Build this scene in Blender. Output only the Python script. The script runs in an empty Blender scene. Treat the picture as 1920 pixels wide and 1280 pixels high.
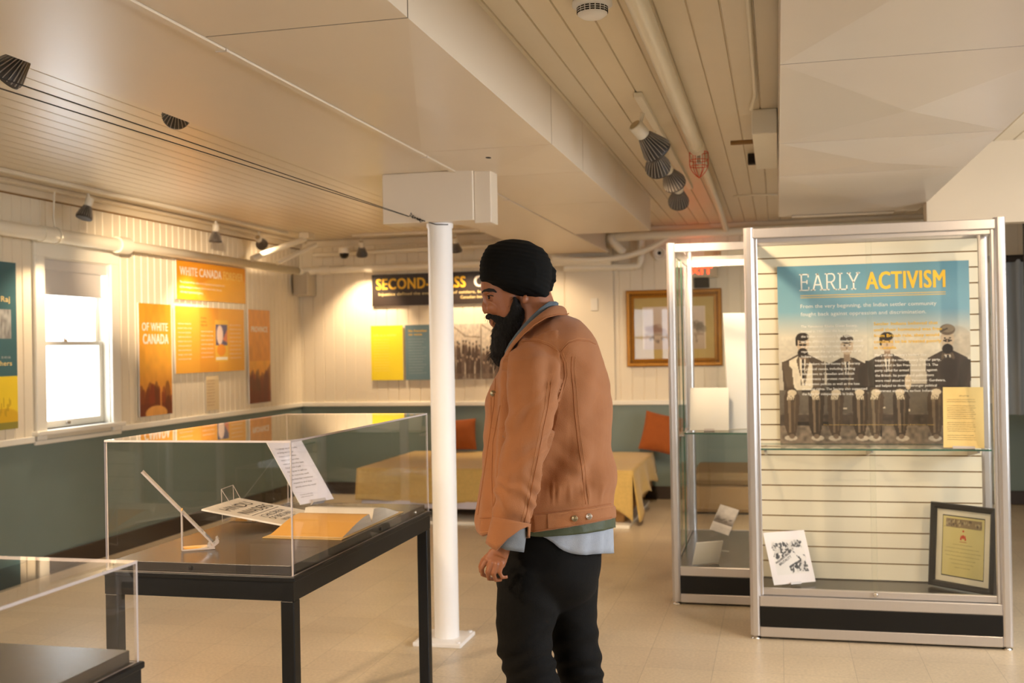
import bpy, math, random
import numpy as np
from mathutils import Vector, Matrix, noise
from mathutils.bvhtree import BVHTree
random.seed(7)
PI = math.pi
C = bpy.context.scene.collection
SC = bpy.context.scene

# ------------------------------------------------------------------ camera
FPX, YAW, PITCH, ROLL, EYE = 2030.4, 0.2404, 0.005, -0.018, 1.45
_cy, _sy = math.cos(YAW), math.sin(YAW)
FW = Vector((-_sy*math.cos(PITCH), _cy*math.cos(PITCH), math.sin(PITCH)))
_rt = Vector((_cy, _sy, 0)); _up = _rt.cross(FW)
RT = math.cos(ROLL)*_rt + math.sin(ROLL)*_up
UP = -math.sin(ROLL)*_rt + math.cos(ROLL)*_up
cd = bpy.data.cameras.new('camera'); cam = bpy.data.objects.new('camera', cd); C.objects.link(cam)
cd.sensor_width = 36; cd.lens = FPX/1920*36; cd.clip_start = 0.05
cam.matrix_world = Matrix(((RT.x, UP.x, -FW.x, 0), (RT.y, UP.y, -FW.y, 0), (RT.z, UP.z, -FW.z, EYE), (0, 0, 0, 1)))
cd.dof.use_dof = True; cd.dof.focus_distance = 3.25; cd.dof.aperture_fstop = 4.0
SC.camera = cam

# ------------------------------------------------------------------ light
SC.view_settings.view_transform = 'Standard'; SC.view_settings.look = 'None'
SC.view_settings.gamma = 1; SC.view_settings.exposure = 0.38
SC.view_settings.use_curve_mapping = False
SC.cycles.transparent_max_bounces = 48; SC.cycles.max_bounces = 10; SC.cycles.sample_clamp_indirect = 6.0
wd = bpy.data.worlds.new('world'); SC.world = wd; wd.use_nodes = True
wd.node_tree.nodes['Background'].inputs[0].default_value = (0.93, 0.96, 1.0, 1)
wd.node_tree.nodes['Background'].inputs[1].default_value = 4.2

def area(name, loc, target, sx, sy, power, col):
    l = bpy.data.lights.new(name, 'AREA'); l.shape = 'RECTANGLE'; l.size = sx; l.size_y = sy
    l.energy = power; l.color = col
    o = bpy.data.objects.new(name, l); C.objects.link(o); o.location = loc
    o.rotation_euler = (Vector(target)-Vector(loc)).to_track_quat('-Z', 'Y').to_euler()
    return o
DAY = (0.84, 0.90, 1.0)
area('seen_or_assumed_window_light', (3.42, 2.2, 1.6), (0.0, 2.4, 1.1), 1.5, 1.25, 60, DAY)     # unseen windows assumed in the right wall, added for cool daylight
area('seen_or_assumed_window_light', (3.42, 4.7, 1.6), (0.0, 4.6, 1.1), 1.5, 1.25, 36, DAY)  # second assumed, unseen right-wall window, farther from the camera
area('seen_or_assumed_window_light', (-3.2, -2.92, 1.6), (-1.2, 1.5, 1.2), 2.2, 1.25, 13, DAY)    # unseen window assumed in the wall behind the camera, added as daylight
area('seen_or_assumed_window_light', (-4.93, 6.57, 1.5), (-3.0, 6.5, 1.2), 0.72, 1.1, 8, DAY)  # the window in view
WARM = (1.0, 0.745, 0.49)

# ------------------------------------------------------------------ materials
def lin(c):
    return tuple(((x/255)/12.92 if x/255 <= 0.04045 else (((x/255)+0.055)/1.055)**2.4) for x in c)
MATS = {}
def mat(name, col=(200, 200, 200), rough=0.6, metal=0.0, var=0.04, vscale=6.0, bump=0.0, bscale=60.0, spec=0.5, coat=0.0, emit=None, estr=0.0, vdir=(1, 1, 1), sheen=0.0):
    if name in MATS: return MATS[name]
    m = bpy.data.materials.new(name); m.use_nodes = True; MATS[name] = m
    nt = m.node_tree; b = nt.nodes['Principled BSDF']; L = nt.links.new
    c = lin(col)
    tc = nt.nodes.new('ShaderNodeTexCoord'); mp = nt.nodes.new('ShaderNodeMapping'); L(tc.outputs['Object'], mp.inputs[0])
    mp.inputs['Scale'].default_value = vdir
    n = nt.nodes.new('ShaderNodeTexNoise'); n.inputs['Scale'].default_value = vscale; n.inputs['Detail'].default_value = 4
    L(mp.outputs[0], n.inputs['Vector'])
    mx = nt.nodes.new('ShaderNodeMix'); mx.data_type = 'RGBA'
    mx.inputs[6].default_value = tuple(x*(1-var) for x in c)+(1,); mx.inputs[7].default_value = tuple(min(1, x*(1+var)) for x in c)+(1,)
    L(n.outputs['Fac'], mx.inputs[0]); L(mx.outputs[2], b.inputs['Base Color'])
    b.inputs['Roughness'].default_value = rough; b.inputs['Metallic'].default_value = metal
    b.inputs['Specular IOR Level'].default_value = spec; b.inputs['Coat Weight'].default_value = coat
    b.inputs['Sheen Weight'].default_value = sheen
    if emit:
        b.inputs['Emission Color'].default_value = lin(emit)+(1,); b.inputs['Emission Strength'].default_value = estr
    if bump:
        n2 = nt.nodes.new('ShaderNodeTexNoise'); n2.inputs['Scale'].default_value = bscale; n2.inputs['Detail'].default_value = 3
        L(mp.outputs[0], n2.inputs['Vector'])
        bp = nt.nodes.new('ShaderNodeBump'); bp.inputs['Strength'].default_value = bump; bp.inputs['Distance'].default_value = 0.002
        L(n2.outputs['Fac'], bp.inputs['Height']); L(bp.outputs[0], b.inputs['Normal'])
    return m
def glass_mat(name, tint=(1, 1, 1), ior=1.49, gloss=1.0):
    m = bpy.data.materials.new(name); m.use_nodes = True; MATS[name] = m
    nt = m.node_tree; nt.nodes.clear(); L = nt.links.new
    out = nt.nodes.new('ShaderNodeOutputMaterial'); mx = nt.nodes.new('ShaderNodeMixShader')
    t = nt.nodes.new('ShaderNodeBsdfTransparent'); t.inputs[0].default_value = tint+(1,)
    g = nt.nodes.new('ShaderNodeBsdfGlossy'); g.inputs['Roughness'].default_value = 0.01; g.inputs[0].default_value = (gloss,)*3+(1,)
    f = nt.nodes.new('ShaderNodeFresnel'); f.inputs[0].default_value = ior
    ge = nt.nodes.new('ShaderNodeNewGeometry'); iv = nt.nodes.new('ShaderNodeMath'); iv.operation = 'SUBTRACT'; iv.inputs[0].default_value = 1.0
    mu = nt.nodes.new('ShaderNodeMath'); mu.operation = 'MULTIPLY'; L(ge.outputs['Backfacing'], iv.inputs[1]); L(iv.outputs[0], mu.inputs[0]); L(f.outputs[0], mu.inputs[1])
    L(mu.outputs[0], mx.inputs[0]); L(t.outputs[0], mx.inputs[1]); L(g.outputs[0], mx.inputs[2]); L(mx.outputs[0], out.inputs[0])
    return m
def col_mat(name, rough=0.45, bump=0.0):
    m = bpy.data.materials.new(name); m.use_nodes = True; MATS[name] = m
    nt = m.node_tree; b = nt.nodes['Principled BSDF']
    a = nt.nodes.new('ShaderNodeAttribute'); a.attribute_name = 'Col'
    nt.links.new(a.outputs['Color'], b.inputs['Base Color']); b.inputs['Roughness'].default_value = rough
    return m
M_PAINT = mat('cream_wall_paint', (234, 221, 195), 0.5, var=0.02, bump=0.15, bscale=25)
M_CEIL = mat('cream_ceiling_gloss', (226, 212, 186), 0.34, var=0.03, bump=0.25, bscale=9)
M_DUCT = mat('duct_gloss_paint', (226, 210, 186), 0.34, var=0.015, bump=0.25, bscale=3)
M_DUCT2 = mat('duct_satin_paint', (214, 200, 182), 0.33, var=0.02, bump=0.3, bscale=4)
M_TEAL = mat('grey_green_wainscot_paint', (116, 130, 122), 0.45, var=0.05, bump=0.2, bscale=12)
M_TRIM = mat('white_trim_paint', (240, 234, 218), 0.38, var=0.02)
M_PIPE = mat('painted_pipe', (236, 227, 205), 0.32, var=0.03, bump=0.3, bscale=20)
M_DARKGAP = mat('dark_gap', (42, 34, 26), 0.9)
M_SKIRT = mat('dark_skirting', (56, 44, 34), 0.5)
M_WHITE = mat('white_gloss_paint', (250, 247, 244), 0.3, var=0.02, bump=0.2, bscale=10)
M_BLACK = mat('black_powder_coat', (13, 12, 11), 0.42, spec=.35, var=0.1, bump=0.1, bscale=200)
M_DECK = mat('black_laminate_deck', (48, 40, 34), 0.25, spec=1.0, var=0.06, bump=0.15, bscale=150)
M_ALU = mat('satin_aluminium', (206, 200, 196), 0.32, metal=0.75, var=0.03, vdir=(30, 30, 1))
M_SLAT = mat('slatwall_cream', (226, 215, 190), 0.4, var=0.02)
M_SLATG = mat('slat_groove_brown', (142, 104, 52), 0.6)
M_PLEXI = glass_mat('clear_acrylic', (0.985, 0.985, 0.98), 1.47)
M_GLASS = glass_mat('cabinet_glass', (0.985, 0.992, 0.986), 1.5)
M_PLEXIEDGE = mat('acrylic_edge', (204, 192, 186), 0.35, spec=0.8)
M_GLASSEDGE = mat('green_glass_edge', (70, 110, 92), 0.2)
M_PRINT = col_mat('printed_panel', 0.42)
M_MATPRINT = col_mat('printed_matte', 0.55)
M_PAPER = mat('white_paper', (238, 234, 230), 0.6, var=0.01)
M_INK = mat('black_ink', (40, 36, 34), 0.6)
M_INKW = mat('white_ink', (244, 236, 222), 0.5)
M_INKY = mat('yellow_ink', (244, 190, 46), 0.5)
M_CHROME = mat('polished_metal', (210, 205, 198), 0.2, metal=0.95)
M_LAMPW = mat('lamp_white_enamel', (236, 228, 210), 0.35)
M_LAMPD = mat('lamp_grey_fins', (150, 140, 128), 0.45, metal=0.1)
M_LENS = mat('lamp_lens', (255, 240, 210), 0.3, emit=(255, 214, 150), estr=9.0)

# ------------------------------------------------------------------ mesh helper
WM = {}
def setprops(o, label=None, cat=None, group=None, kind=None):
    if label: o['label'] = label
    if cat: o['category'] = cat
    if group: o['group'] = group
    if kind: o['kind'] = kind
    return o
def thing(name, label, cat, loc=(0, 0, 0), rz=0.0, group=None, mw=None):
    o = bpy.data.objects.new(name, None); C.objects.link(o)
    o.empty_display_size = 0.05
    m = mw if mw is not None else Matrix.Translation(Vector(loc)) @ Matrix.Rotation(rz, 4, 'Z')
    o.matrix_world = m; WM[o.name] = m.copy()
    return setprops(o, label, cat, group)
class MB:
    def __init__(s): s.v = []; s.f = []; s.m = []; s.sm = []
    def add(s, vs, fs, mi=0, smooth=False):
        b = len(s.v); s.v += [Vector(x) for x in vs]
        for f in fs: s.f.append([b+i for i in f]); s.m.append(mi); s.sm.append(smooth)
        return s
    def box(s, a, b, mi=0, M=None):
        x0, y0, z0 = a; x1, y1, z1 = b
        vs = [Vector(q) for q in ((x0, y0, z0), (x1, y0, z0), (x1, y1, z0), (x0, y1, z0), (x0, y0, z1), (x1, y0, z1), (x1, y1, z1), (x0, y1, z1))]
        if M is not None: vs = [M @ q for q in vs]
        s.add(vs, [(0, 3, 2, 1), (4, 5, 6, 7), (0, 1, 5, 4), (1, 2, 6, 5), (2, 3, 7, 6), (3, 0, 4, 7)], mi)
        return s
    def bbox(s, a, b, r=0.004, mi=0, M=None):          # box with chamfered edges
        x0, y0, z0 = a; x1, y1, z1 = b
        r = min(r, (x1-x0)*.45, (y1-y0)*.45, (z1-z0)*.45)
        def ring(z, i):
            return [(x0+r+i, y0+i, z), (x1-r-i, y0+i, z), (x1-i, y0+r+i, z), (x1-i, y1-r-i, z), (x1-r-i, y1-i, z), (x0+r+i, y1-i, z), (x0+i, y1-r-i, z), (x0+i, y0+r+i, z)]
        rs = [ring(z0, r*.7), ring(z0+r, 0), ring(z1-r, 0), ring(z1, r*.7)]
        vs = [Vector(q) for g in rs for q in g]
        if M is not None: vs = [M @ q for q in vs]
        fs = [tuple(range(7, -1, -1)), tuple(range(24, 32))]
        for k in range(3):
            for i in range(8): j = (i+1) % 8; fs.append((k*8+i, k*8+j, k*8+8+j, k*8+8+i))
        return s.add(vs, fs, mi)
    def rings(s, rs, closed=True, caps=True, mi=0, smooth=True):
        n = len(rs[0]); vs = [q for g in rs for q in g]; fs = []
        for k in range(len(rs)-1):
            for i in range(n if closed else n-1):
                j = (i+1) % n; fs.append((k*n+i, k*n+j, k*n+n+j, k*n+n+i))
        s.add(vs, fs, mi, smooth)
        if caps and closed:
            s.add(rs[0], [tuple(range(n-1, -1, -1))], mi); s.add(rs[-1], [tuple(range(n))], mi)
        return s
    def tube(s, pts, r, n=10, mi=0, smooth=True, caps=True):
        pts = [Vector(q) for q in pts]; rs = []
        rad = r if isinstance(r, (list, tuple)) else [r]*len(pts)
        ref = None
        for i, q in enumerate(pts):
            t = (pts[min(i+1, len(pts)-1)]-pts[max(i-1, 0)]).normalized()
            if ref is None: ref = Vector((0, 0, 1)) if abs(t.z) < .9 else Vector((1, 0, 0))
            a = t.cross(ref).normalized(); b = t.cross(a).normalized(); ref = -b if (-b).length else ref
            ref = a.cross(t)
            rs.append([q+(a*math.cos(2*PI*k/n)+b*math.sin(2*PI*k/n))*rad[i] for k in range(n)])
        return s.rings(rs, True, caps, mi, smooth)
    def lathe(s, prof, M=None, n=24, mi=0, caps=True):
        rs = []
        for r, z in prof:
            g = [Vector((r*math.cos(2*PI*k/n), r*math.sin(2*PI*k/n), z)) for k in range(n)]
            if M is not None: g = [M @ q for q in g]
            rs.append(g)
        return s.rings(rs, True, caps, mi, True)
    def ell(s, c, rad, M=None, nu=20, nv=12, mi=0):
        c = Vector(c); rs = []
        for j in range(1, nv):
            t = PI*j/nv
            g = [Vector((rad[0]*math.sin(t)*math.cos(2*PI*k/nu), rad[1]*math.sin(t)*math.sin(2*PI*k/nu), rad[2]*math.cos(t))) for k in range(nu)]
            rs.append([c+(M @ q if M is not None else q) for q in g])
        return s.rings(rs, True, True, mi, True)
    def build(s, name, mats, parent=None, world=True, label=None, kind=None, recalc=False):
        me = bpy.data.meshes.new(name)
        vs = s.v
        if parent is not None and world:
            inv = WM[parent.name].inverted(); vs = [inv @ q for q in vs]
        me.from_pydata([tuple(q) for q in vs], [], s.f)
        if not isinstance(mats, (list, tuple)): mats = [mats]
        for m in mats: me.materials.append(m)
        me.polygons.foreach_set('material_index', s.m); me.polygons.foreach_set('use_smooth', s.sm)
        me.update(); me.validate()
        o = bpy.data.objects.new(name, me); C.objects.link(o)
        if parent is not None: o.parent = parent; WM[o.name] = WM.get(parent.name, Matrix.Identity(4))
        else: WM[o.name] = Matrix.Identity(4)
        if label: o['label'] = label
        if kind: o['kind'] = kind
        return o
def origin_to(o, loc):
    loc = Vector(loc); o.data.transform(Matrix.Translation(-loc)); o.location = loc; WM[o.name] = Matrix.Translation(loc); return o
def copy_tree(o, parent=None, skip=()):
    c = o.copy(); C.objects.link(c); c.parent = parent
    for ch in list(o.children):
        if ch.name not in skip: copy_tree(ch, c, skip)
    return c
def frame_m(o, u, v):                                   # matrix: local x,y,z -> o + x*u + y*v + z*(u x v)
    u = Vector(u).normalized(); v = Vector(v); v = (v-u*v.dot(u)).normalized(); w = u.cross(v); o = Vector(o)
    return Matrix(((u.x, v.x, w.x, o.x), (u.y, v.y, w.y, o.y), (u.z, v.z, w.z, o.z), (0, 0, 0, 1)))
_fc = {}
def glyphs(txt, bold=0.0):
    key = (txt, bold)
    if key not in _fc:
        cu = bpy.data.curves.new('t', 'FONT'); cu.body = txt; cu.resolution_u = 3; cu.fill_mode = 'FRONT'; cu.space_character = 1+bold*2.2
        ob = bpy.data.objects.new('t', cu); C.objects.link(ob); dg = bpy.context.evaluated_depsgraph_get(); dg.update()
        me = bpy.data.meshes.new_from_object(ob.evaluated_get(dg))
        vs = [v.co.copy() for v in me.vertices]; fs = [tuple(q.vertices) for q in me.polygons]
        bpy.data.objects.remove(ob); bpy.data.meshes.remove(me); bpy.data.curves.remove(cu)
        _fc[key] = (vs, fs)
    return _fc[key]
def text(mb, M, txt, x, y, h, w=None, mi=0, bold=0.0, z=0.0006, italic=0.0, maxw=None):
    vs, fs = glyphs(txt, bold)
    if not vs: return
    x0 = min(v.x for v in vs); x1 = max(v.x for v in vs); k = h/0.70
    b = bold*h*1.15; kx = k if w is None else (w-2*b)/(x1-x0)
    if maxw and (x1-x0)*kx > maxw: kx = maxw/(x1-x0)
    for i, dx in enumerate((-b, b, 0) if bold > .01 else (0,)):
        for dy in ((-b*.5, b*.5) if i < 2 and bold > .01 else (0,)):
            mb.add([M @ Vector((x+b+dx+(v.x-x0)*kx+v.y*k*italic, y+dy+v.y*k, z+.00008*i+(.00004 if dy > 0 else 0))) for v in vs], fs, mi)
# a raster of flat print colours, laid on a grid of faces
class Paint:
    def __init__(s, nx, ny, asp):
        s.nx, s.ny = nx, ny; u = (np.arange(nx)+.5)/nx; v = (np.arange(ny)+.5)/ny
        s.U, s.V = np.meshgrid(u, v); s.asp = asp; s.a = np.zeros((ny, nx, 3)); s.rng = np.random.RandomState(3)
    def fill(s, m, c, k=1.0):
        m = np.asarray(m, float)*k; s.a = s.a*(1-m[..., None])+np.array(lin(c))*m[..., None]
    def rect(s, x0, y0, x1, y1, c, k=1): s.fill((s.U > x0) & (s.U < x1) & (s.V > y0) & (s.V < y1), c, k)
    def ell(s, cx, cy, rx, ry, c, k=1, rot=0):
        dx = s.U-cx; dy = (s.V-cy)
        X = dx*math.cos(rot)+dy*math.sin(rot); Y = -dx*math.sin(rot)+dy*math.cos(rot)
        s.fill(np.clip((1-((X/rx)**2+(Y/ry)**2))*5, 0, 1), c, k)
    def poly(s, P, c, k=1):
        m = np.zeros(s.U.shape, bool)
        for i in range(len(P)):
            x0, y0 = P[i]; x1, y1 = P[(i+1) % len(P)]
            if y0 == y1: continue
            m ^= ((s.V > min(y0, y1)) & (s.V <= max(y0, y1)) & (s.U < x0+(s.V-y0)*(x1-x0)/(y1-y0)))
        s.fill(m, c, k)
    def grad(s, v0, v1, c0, c1):
        t = np.clip((s.V-v0)/(v1-v0), 0, 1)[..., None]; m = ((s.V >= v0) & (s.V <= v1))[..., None]
        s.a = np.where(m, np.array(lin(c0))*(1-t)+np.array(lin(c1))*t, s.a)
    def noise(s, amt, cells, x0=0, y0=0, x1=1, y1=1):
        g = s.rng.rand(cells+2, cells+2); fx = s.U*cells; fy = s.V*cells
        ix = fx.astype(int); iy = fy.astype(int); tx = fx-ix; ty = fy-iy
        n = (g[iy, ix]*(1-tx)+g[iy, ix+1]*tx)*(1-ty)+(g[iy+1, ix]*(1-tx)+g[iy+1, ix+1]*tx)*ty
        m = (s.U > x0) & (s.U < x1) & (s.V > y0) & (s.V < y1)
        s.a = np.where(m[..., None], s.a*(1+amt*(n-.5)*2)[..., None], s.a); return n
    def sheet(s, name, M, w, h, t, mat_, parent=None, edge=(235, 230, 222), label=None, world=True):
        nx, ny = s.nx, s.ny
        xs = np.linspace(0, w, nx+1); ys = np.linspace(0, h, ny+1); X, Y = np.meshgrid(xs, ys)
        A = np.array(M)
        def tr(x, y, z): return (A[:3, :3] @ np.stack([x, y, z])).T + A[:3, 3]
        vs = tr(X.ravel(), Y.ravel(), np.full(X.size, t))
        i = np.arange(nx); j = np.arange(ny); I, J = np.meshgrid(i, j); b = (J*(nx+1)+I).ravel()
        fs = np.stack([b, b+1, b+nx+2, b+nx+1], 1)
        nb = len(vs)
        cz = tr(np.array([0, w, w, 0, 0, w, w, 0.]), np.array([0, 0, h, h, 0, 0, h, h.real]), np.array([0, 0, 0, 0, t, t, t, t]))
        vs = np.concatenate([vs, cz]); fs = fs.tolist()+[[nb+a for a in q] for q in ((0, 3, 2, 1), (0, 1, 5, 4), (1, 2, 6, 5), (2, 3, 7, 6), (3, 0, 4, 7))]
        if parent is not None and world:
            inv = np.array(WM[parent.name].inverted()); vs = vs @ inv[:3, :3].T + inv[:3, 3]
        me = bpy.data.meshes.new(name); me.from_pydata(vs.tolist(), [], fs)
        me.materials.append(mat_)
        ca = me.color_attributes.new('Col', 'FLOAT_COLOR', 'CORNER')
        cols = np.ones((len(fs)*4, 4)); cols[:, :3] = np.array(lin(edge)); cols[:nx*ny*4, :3] = np.repeat(np.clip(s.a, 0, 1).reshape(-1, 3), 4, 0)
        ca.data.foreach_set('color', cols.ravel()); me.update()
        o = bpy.data.objects.new(name, me); C.objects.link(o)
        if parent is not None: o.parent = parent; WM[o.name] = WM[parent.name]
        else: WM[o.name] = Matrix.Identity(4)
        if label: o['label'] = label
        return o

# ================================================================== SETTING
XL, YB, ZC = -4.714, 10.2, 2.56
XR, YF = 3.5, -3.0
def grooved(mb, O, U, V, w, h, sp, off=0.0, gw=0.006, gd=0.006, mi=0):
    """board panel with v-grooves running along V, spaced along U; N = U x V faces the room"""
    O = Vector(O); U = Vector(U); V = Vector(V); N = U.cross(V)
    xs = [(0, 0)]; x = off
    while x < w:
        if x-gw > 0 and x+gw < w: xs += [(x-gw, 0), (x-gw*.35, -gd), (x+gw*.35, -gd), (x+gw, 0)]
        x += sp
    xs.append((w, 0)); n = len(xs)
    vs = [O+U*a+N*b for a, b in xs]+[O+U*a+N*b+V*h for a, b in xs]
    mb.add(vs, [(i, i+1, n+i+1, n+i) for i in range(n-1)], mi)
def structure(o): o['kind'] = 'structure'; return o
# floor
def floor_mat():
    m = bpy.data.materials.new('vinyl_tile_floor'); m.use_nodes = True; nt = m.node_tree; b = nt.nodes['Principled BSDF']; L = nt.links.new
    tc = nt.nodes.new('ShaderNodeTexCoord'); br = nt.nodes.new('ShaderNodeTexBrick'); br.offset = 0.0
    L(tc.outputs['Object'], br.inputs['Vector'])
    br.inputs['Scale'].default_value = 1.0; br.inputs['Brick Width'].default_value = 0.305; br.inputs['Row Height'].default_value = 0.305
    br.inputs['Mortar Size'].default_value = 0.0012; br.inputs['Mortar Smooth'].default_value = 0.6; br.inputs['Bias'].default_value = 0
    br.inputs['Color1'].default_value = lin((214, 196, 166))+(1,); br.inputs['Color2'].default_value = lin((206, 188, 160))+(1,)
    br.inputs['Mortar'].default_value = lin((158, 144, 120))+(1,)
    n = nt.nodes.new('ShaderNodeTexNoise'); n.inputs['Scale'].default_value = 70; n.inputs['Detail'].default_value = 6; L(tc.outputs['Object'], n.inputs['Vector'])
    n3 = nt.nodes.new('ShaderNodeTexNoise'); n3.inputs['Scale'].default_value = 1.3; n3.inputs['Detail'].default_value = 4; L(tc.outputs['Object'], n3.inputs['Vector'])
    mu = nt.nodes.new('ShaderNodeMix'); mu.data_type = 'RGBA'; mu.blend_type = 'MULTIPLY'; mu.inputs[0].default_value = 1
    rp = nt.nodes.new('ShaderNodeMapRange'); rp.inputs[1].default_value = .3; rp.inputs[2].default_value = .7; rp.inputs[3].default_value = .86; rp.inputs[4].default_value = 1.08
    L(n.outputs['Fac'], rp.inputs[0]); L(br.outputs['Color'], mu.inputs[6]); L(rp.outputs[0], mu.inputs[7])
    mu2 = nt.nodes.new('ShaderNodeMix'); mu2.data_type = 'RGBA'; mu2.blend_type = 'MULTIPLY'; mu2.inputs[0].default_value = 1
    rp2 = nt.nodes.new('ShaderNodeMapRange'); rp2.inputs[1].default_value = .3; rp2.inputs[2].default_value = .7; rp2.inputs[3].default_value = .88; rp2.inputs[4].default_value = 1.06
    L(n3.outputs['Fac'], rp2.inputs[0]); L(mu.outputs[2], mu2.inputs[6]); L(rp2.outputs[0], mu2.inputs[7]); L(mu2.outputs[2], b.inputs['Base Color'])
    b.inputs['Roughness'].default_value = 0.33
    bp = nt.nodes.new('ShaderNodeBump'); bp.inputs['Strength'].default_value = 0.2; bp.inputs['Distance'].default_value = 0.002
    L(n3.outputs['Fac'], bp.inputs['Height']); L(bp.outputs[0], b.inputs['Normal'])
    return m
fl = structure(MB().box((XL-.2, YF-.2, -.1), (XR+.2, YB+.2, 0)).build('floor', floor_mat()))
# ceiling of tongue-and-groove boards
mb = MB(); grooved(mb, (XL-.1, YB+.1, ZC), (1, 0, 0), (0, -1, 0), XR-XL+.2, YB-YF+.2, .105, .03, gw=.004, gd=.008)
mb.box((XL-.1, YF-.1, ZC+.02), (XR+.1, YB+.1, ZC+.1))
structure(mb.build('ceiling', M_CEIL))
# left wall with its window opening
WY0, WY1, WZ0, WZ1 = 6.215, 6.945, 0.955, 2.10
RAIL = 0.895
mb = MB()
Nl = ((0, 1, 0), (0, 0, 1))                            # U x V = +X
grooved(mb, (XL, YF, RAIL), *Nl, WY0-YF, ZC-RAIL, .09, .02)
grooved(mb, (XL, WY0, WZ1), *Nl, WY1-WY0, ZC-WZ1, .09, .04)
grooved(mb, (XL, WY1, RAIL), *Nl, YB-WY1, ZC-RAIL, .09, .06)
mb.add([(XL, WY0, RAIL), (XL, WY1, RAIL), (XL, WY1, WZ0), (XL, WY0, WZ0)], [(0, 1, 2, 3)])
mb.add([(XL, YF, 0), (XL, YB, 0), (XL, YB, RAIL), (XL, YF, RAIL)], [(0, 1, 2, 3)], 1)
T = XL-.14
mb.box((T, YF-.1, 0), (XL-.02, WY0, ZC)); mb.box((T, WY1, 0), (XL-.02, YB+.1, ZC)); mb.box((T, WY0, 0), (XL-.02, WY1, WZ0)); mb.box((T, WY0, WZ1), (XL-.02, WY1, ZC))
structure(mb.build('wall_left', [M_PAINT, M_TEAL]))
# back wall
mb = MB()
grooved(mb, (-1.50, YB, RAIL), (1, 0, 0), (0, 0, 1), XR+1.5, ZC-RAIL, .113, .05)
grooved(mb, (XL, YB, RAIL), (1, 0, 0), (0, 0, 1), -1.96-XL, ZC-RAIL, .113, .03)
mb.add([(-1.96, YB-.012, RAIL), (-1.50, YB-.012, RAIL), (-1.50, YB-.012, ZC), (-1.96, YB-.012, ZC)], [(0, 1, 2, 3)])
mb.add([(-1.50, YB-.012, RAIL), (-1.50, YB, RAIL), (-1.50, YB, ZC), (-1.50, YB-.012, ZC)], [(0, 1, 2, 3)], 2)
mb.add([(XL, YB, 0), (XR, YB, 0), (XR, YB, RAIL), (XL, YB, RAIL)], [(0, 1, 2, 3)], 1)
mb.box((XL-.1, YB+.02, 0), (XR+.1, YB+.12, ZC))
structure(mb.build('wall_back', [M_PAINT, M_TEAL, M_DARKGAP]))
# right wall and the wall behind the camera, each with assumed, unseen windows for the daylight
def wall_open(name, along, fix, a0, a1, holes, sign):
    mb = MB(); hs = sorted(holes); cur = a0
    def bx(p, q, z0, z1, mi=0):
        if along == 'y': mb.box((min(fix, fix+sign*.1), p, z0), (max(fix, fix+sign*.1), q, z1), mi)
        else: mb.box((p, min(fix, fix+sign*.1), z0), (q, max(fix, fix+sign*.1), z1), mi)
    for h0, h1 in hs:
        bx(cur, h0, RAIL, ZC); bx(h0, h1, RAIL, .95); bx(h0, h1, 2.25, ZC); cur = h1
    bx(cur, a1, RAIL, ZC); bx(a0, a1, 0, RAIL, 1)
    return structure(mb.build(name, [M_PAINT, M_TEAL]))
wall_open('wall_right', 'y', XR, YF-.1, YB+.1, [(1.4, 3.0), (3.9, 5.5)], 1)
wall_open('wall_front', 'x', YF, XL-.1, XR+.1, [(-4.3, -2.1)], -1)
def assumed_window(name, along, fix, a0, a1, sign):
    w = structure(thing(name, None, None, (fix, a0, .95) if along == 'y' else (a0, fix, .95)))
    m = MB()
    def bx(p, q, z0, z1, d0=.03, d1=.07):
        c0, c1 = sorted((fix+sign*d0, fix+sign*d1))
        if along == 'y': m.box((c0, p, z0), (c1, q, z1))
        else: m.box((p, c0, z0), (q, c1, z1))
    bx(a0, a0+.05, .95, 2.25); bx(a1-.05, a1, .95, 2.25); bx(a0+.05, a1-.05, .95, 1.0); bx(a0+.05, a1-.05, 2.2, 2.25); bx(a0+.05, a1-.05, 1.58, 1.62)
    mid = (a0+a1)/2; bx(mid-.02, mid+.02, 1.0, 1.58); bx(mid-.02, mid+.02, 1.62, 2.2)
    m.build('assumed_window_frame', M_TRIM, w)
assumed_window('assumed_window_2', 'y', XR, 1.4, 3.0, 1); assumed_window('assumed_window_3', 'y', XR, 3.9, 5.5, 1); assumed_window('assumed_window_4', 'x', YF, -4.3, -2.1, -1)  # assumed windows out of view, added around the daylight area lights
# bulkhead at the right with the darker bay beyond
mb = MB(); mb.box((.88, 6.57, 2.10), (XR, 6.69, ZC)); mb.box((.84, 6.56, 2.10), (.88, 6.70, ZC))
structure(mb.build('wall_bulkhead', mat('tan_cream_paint', (214, 196, 168), .5, var=.02)))
# the chair rails, cornices, skirtings
mb = MB()
mb.bbox((XL, YF, RAIL-.012), (XL+.022, 6.10, RAIL+.03), .005); mb.bbox((XL, 7.05, RAIL-.012), (XL+.022, YB, RAIL+.03), .005); mb.bbox((XL, 6.10, RAIL-.03), (XL+.022, 7.05, RAIL-.002), .005)
structure(mb.build('trim_1', M_TRIM))
structure(MB().bbox((XL+.022, YB-.022, RAIL-.012), (XR, YB, RAIL+.03), .005).build('trim_2', M_TRIM))
mb = MB()
mb.bbox((XL, YF, ZC-.075), (XL+.03, YB, ZC-.03)); mb.bbox((XL, YF, ZC-.03), (XL+.09, YB, ZC-.002), .006); mb.box((XL, YF, ZC-.083), (XL+.008, YB, ZC-.075), 1)
structure(mb.build('trim_3', [M_CEIL, M_SLATG]))
mb = MB(); mb.bbox((XL+.09, YB-.03, ZC-.07), (XR, YB, ZC-.002), .006); structure(mb.build('trim_4', M_CEIL))
structure(MB().bbox((XL, YF, 0), (XL+.018, YB, .13), .005).build('baseboard_left', M_SKIRT))
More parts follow.
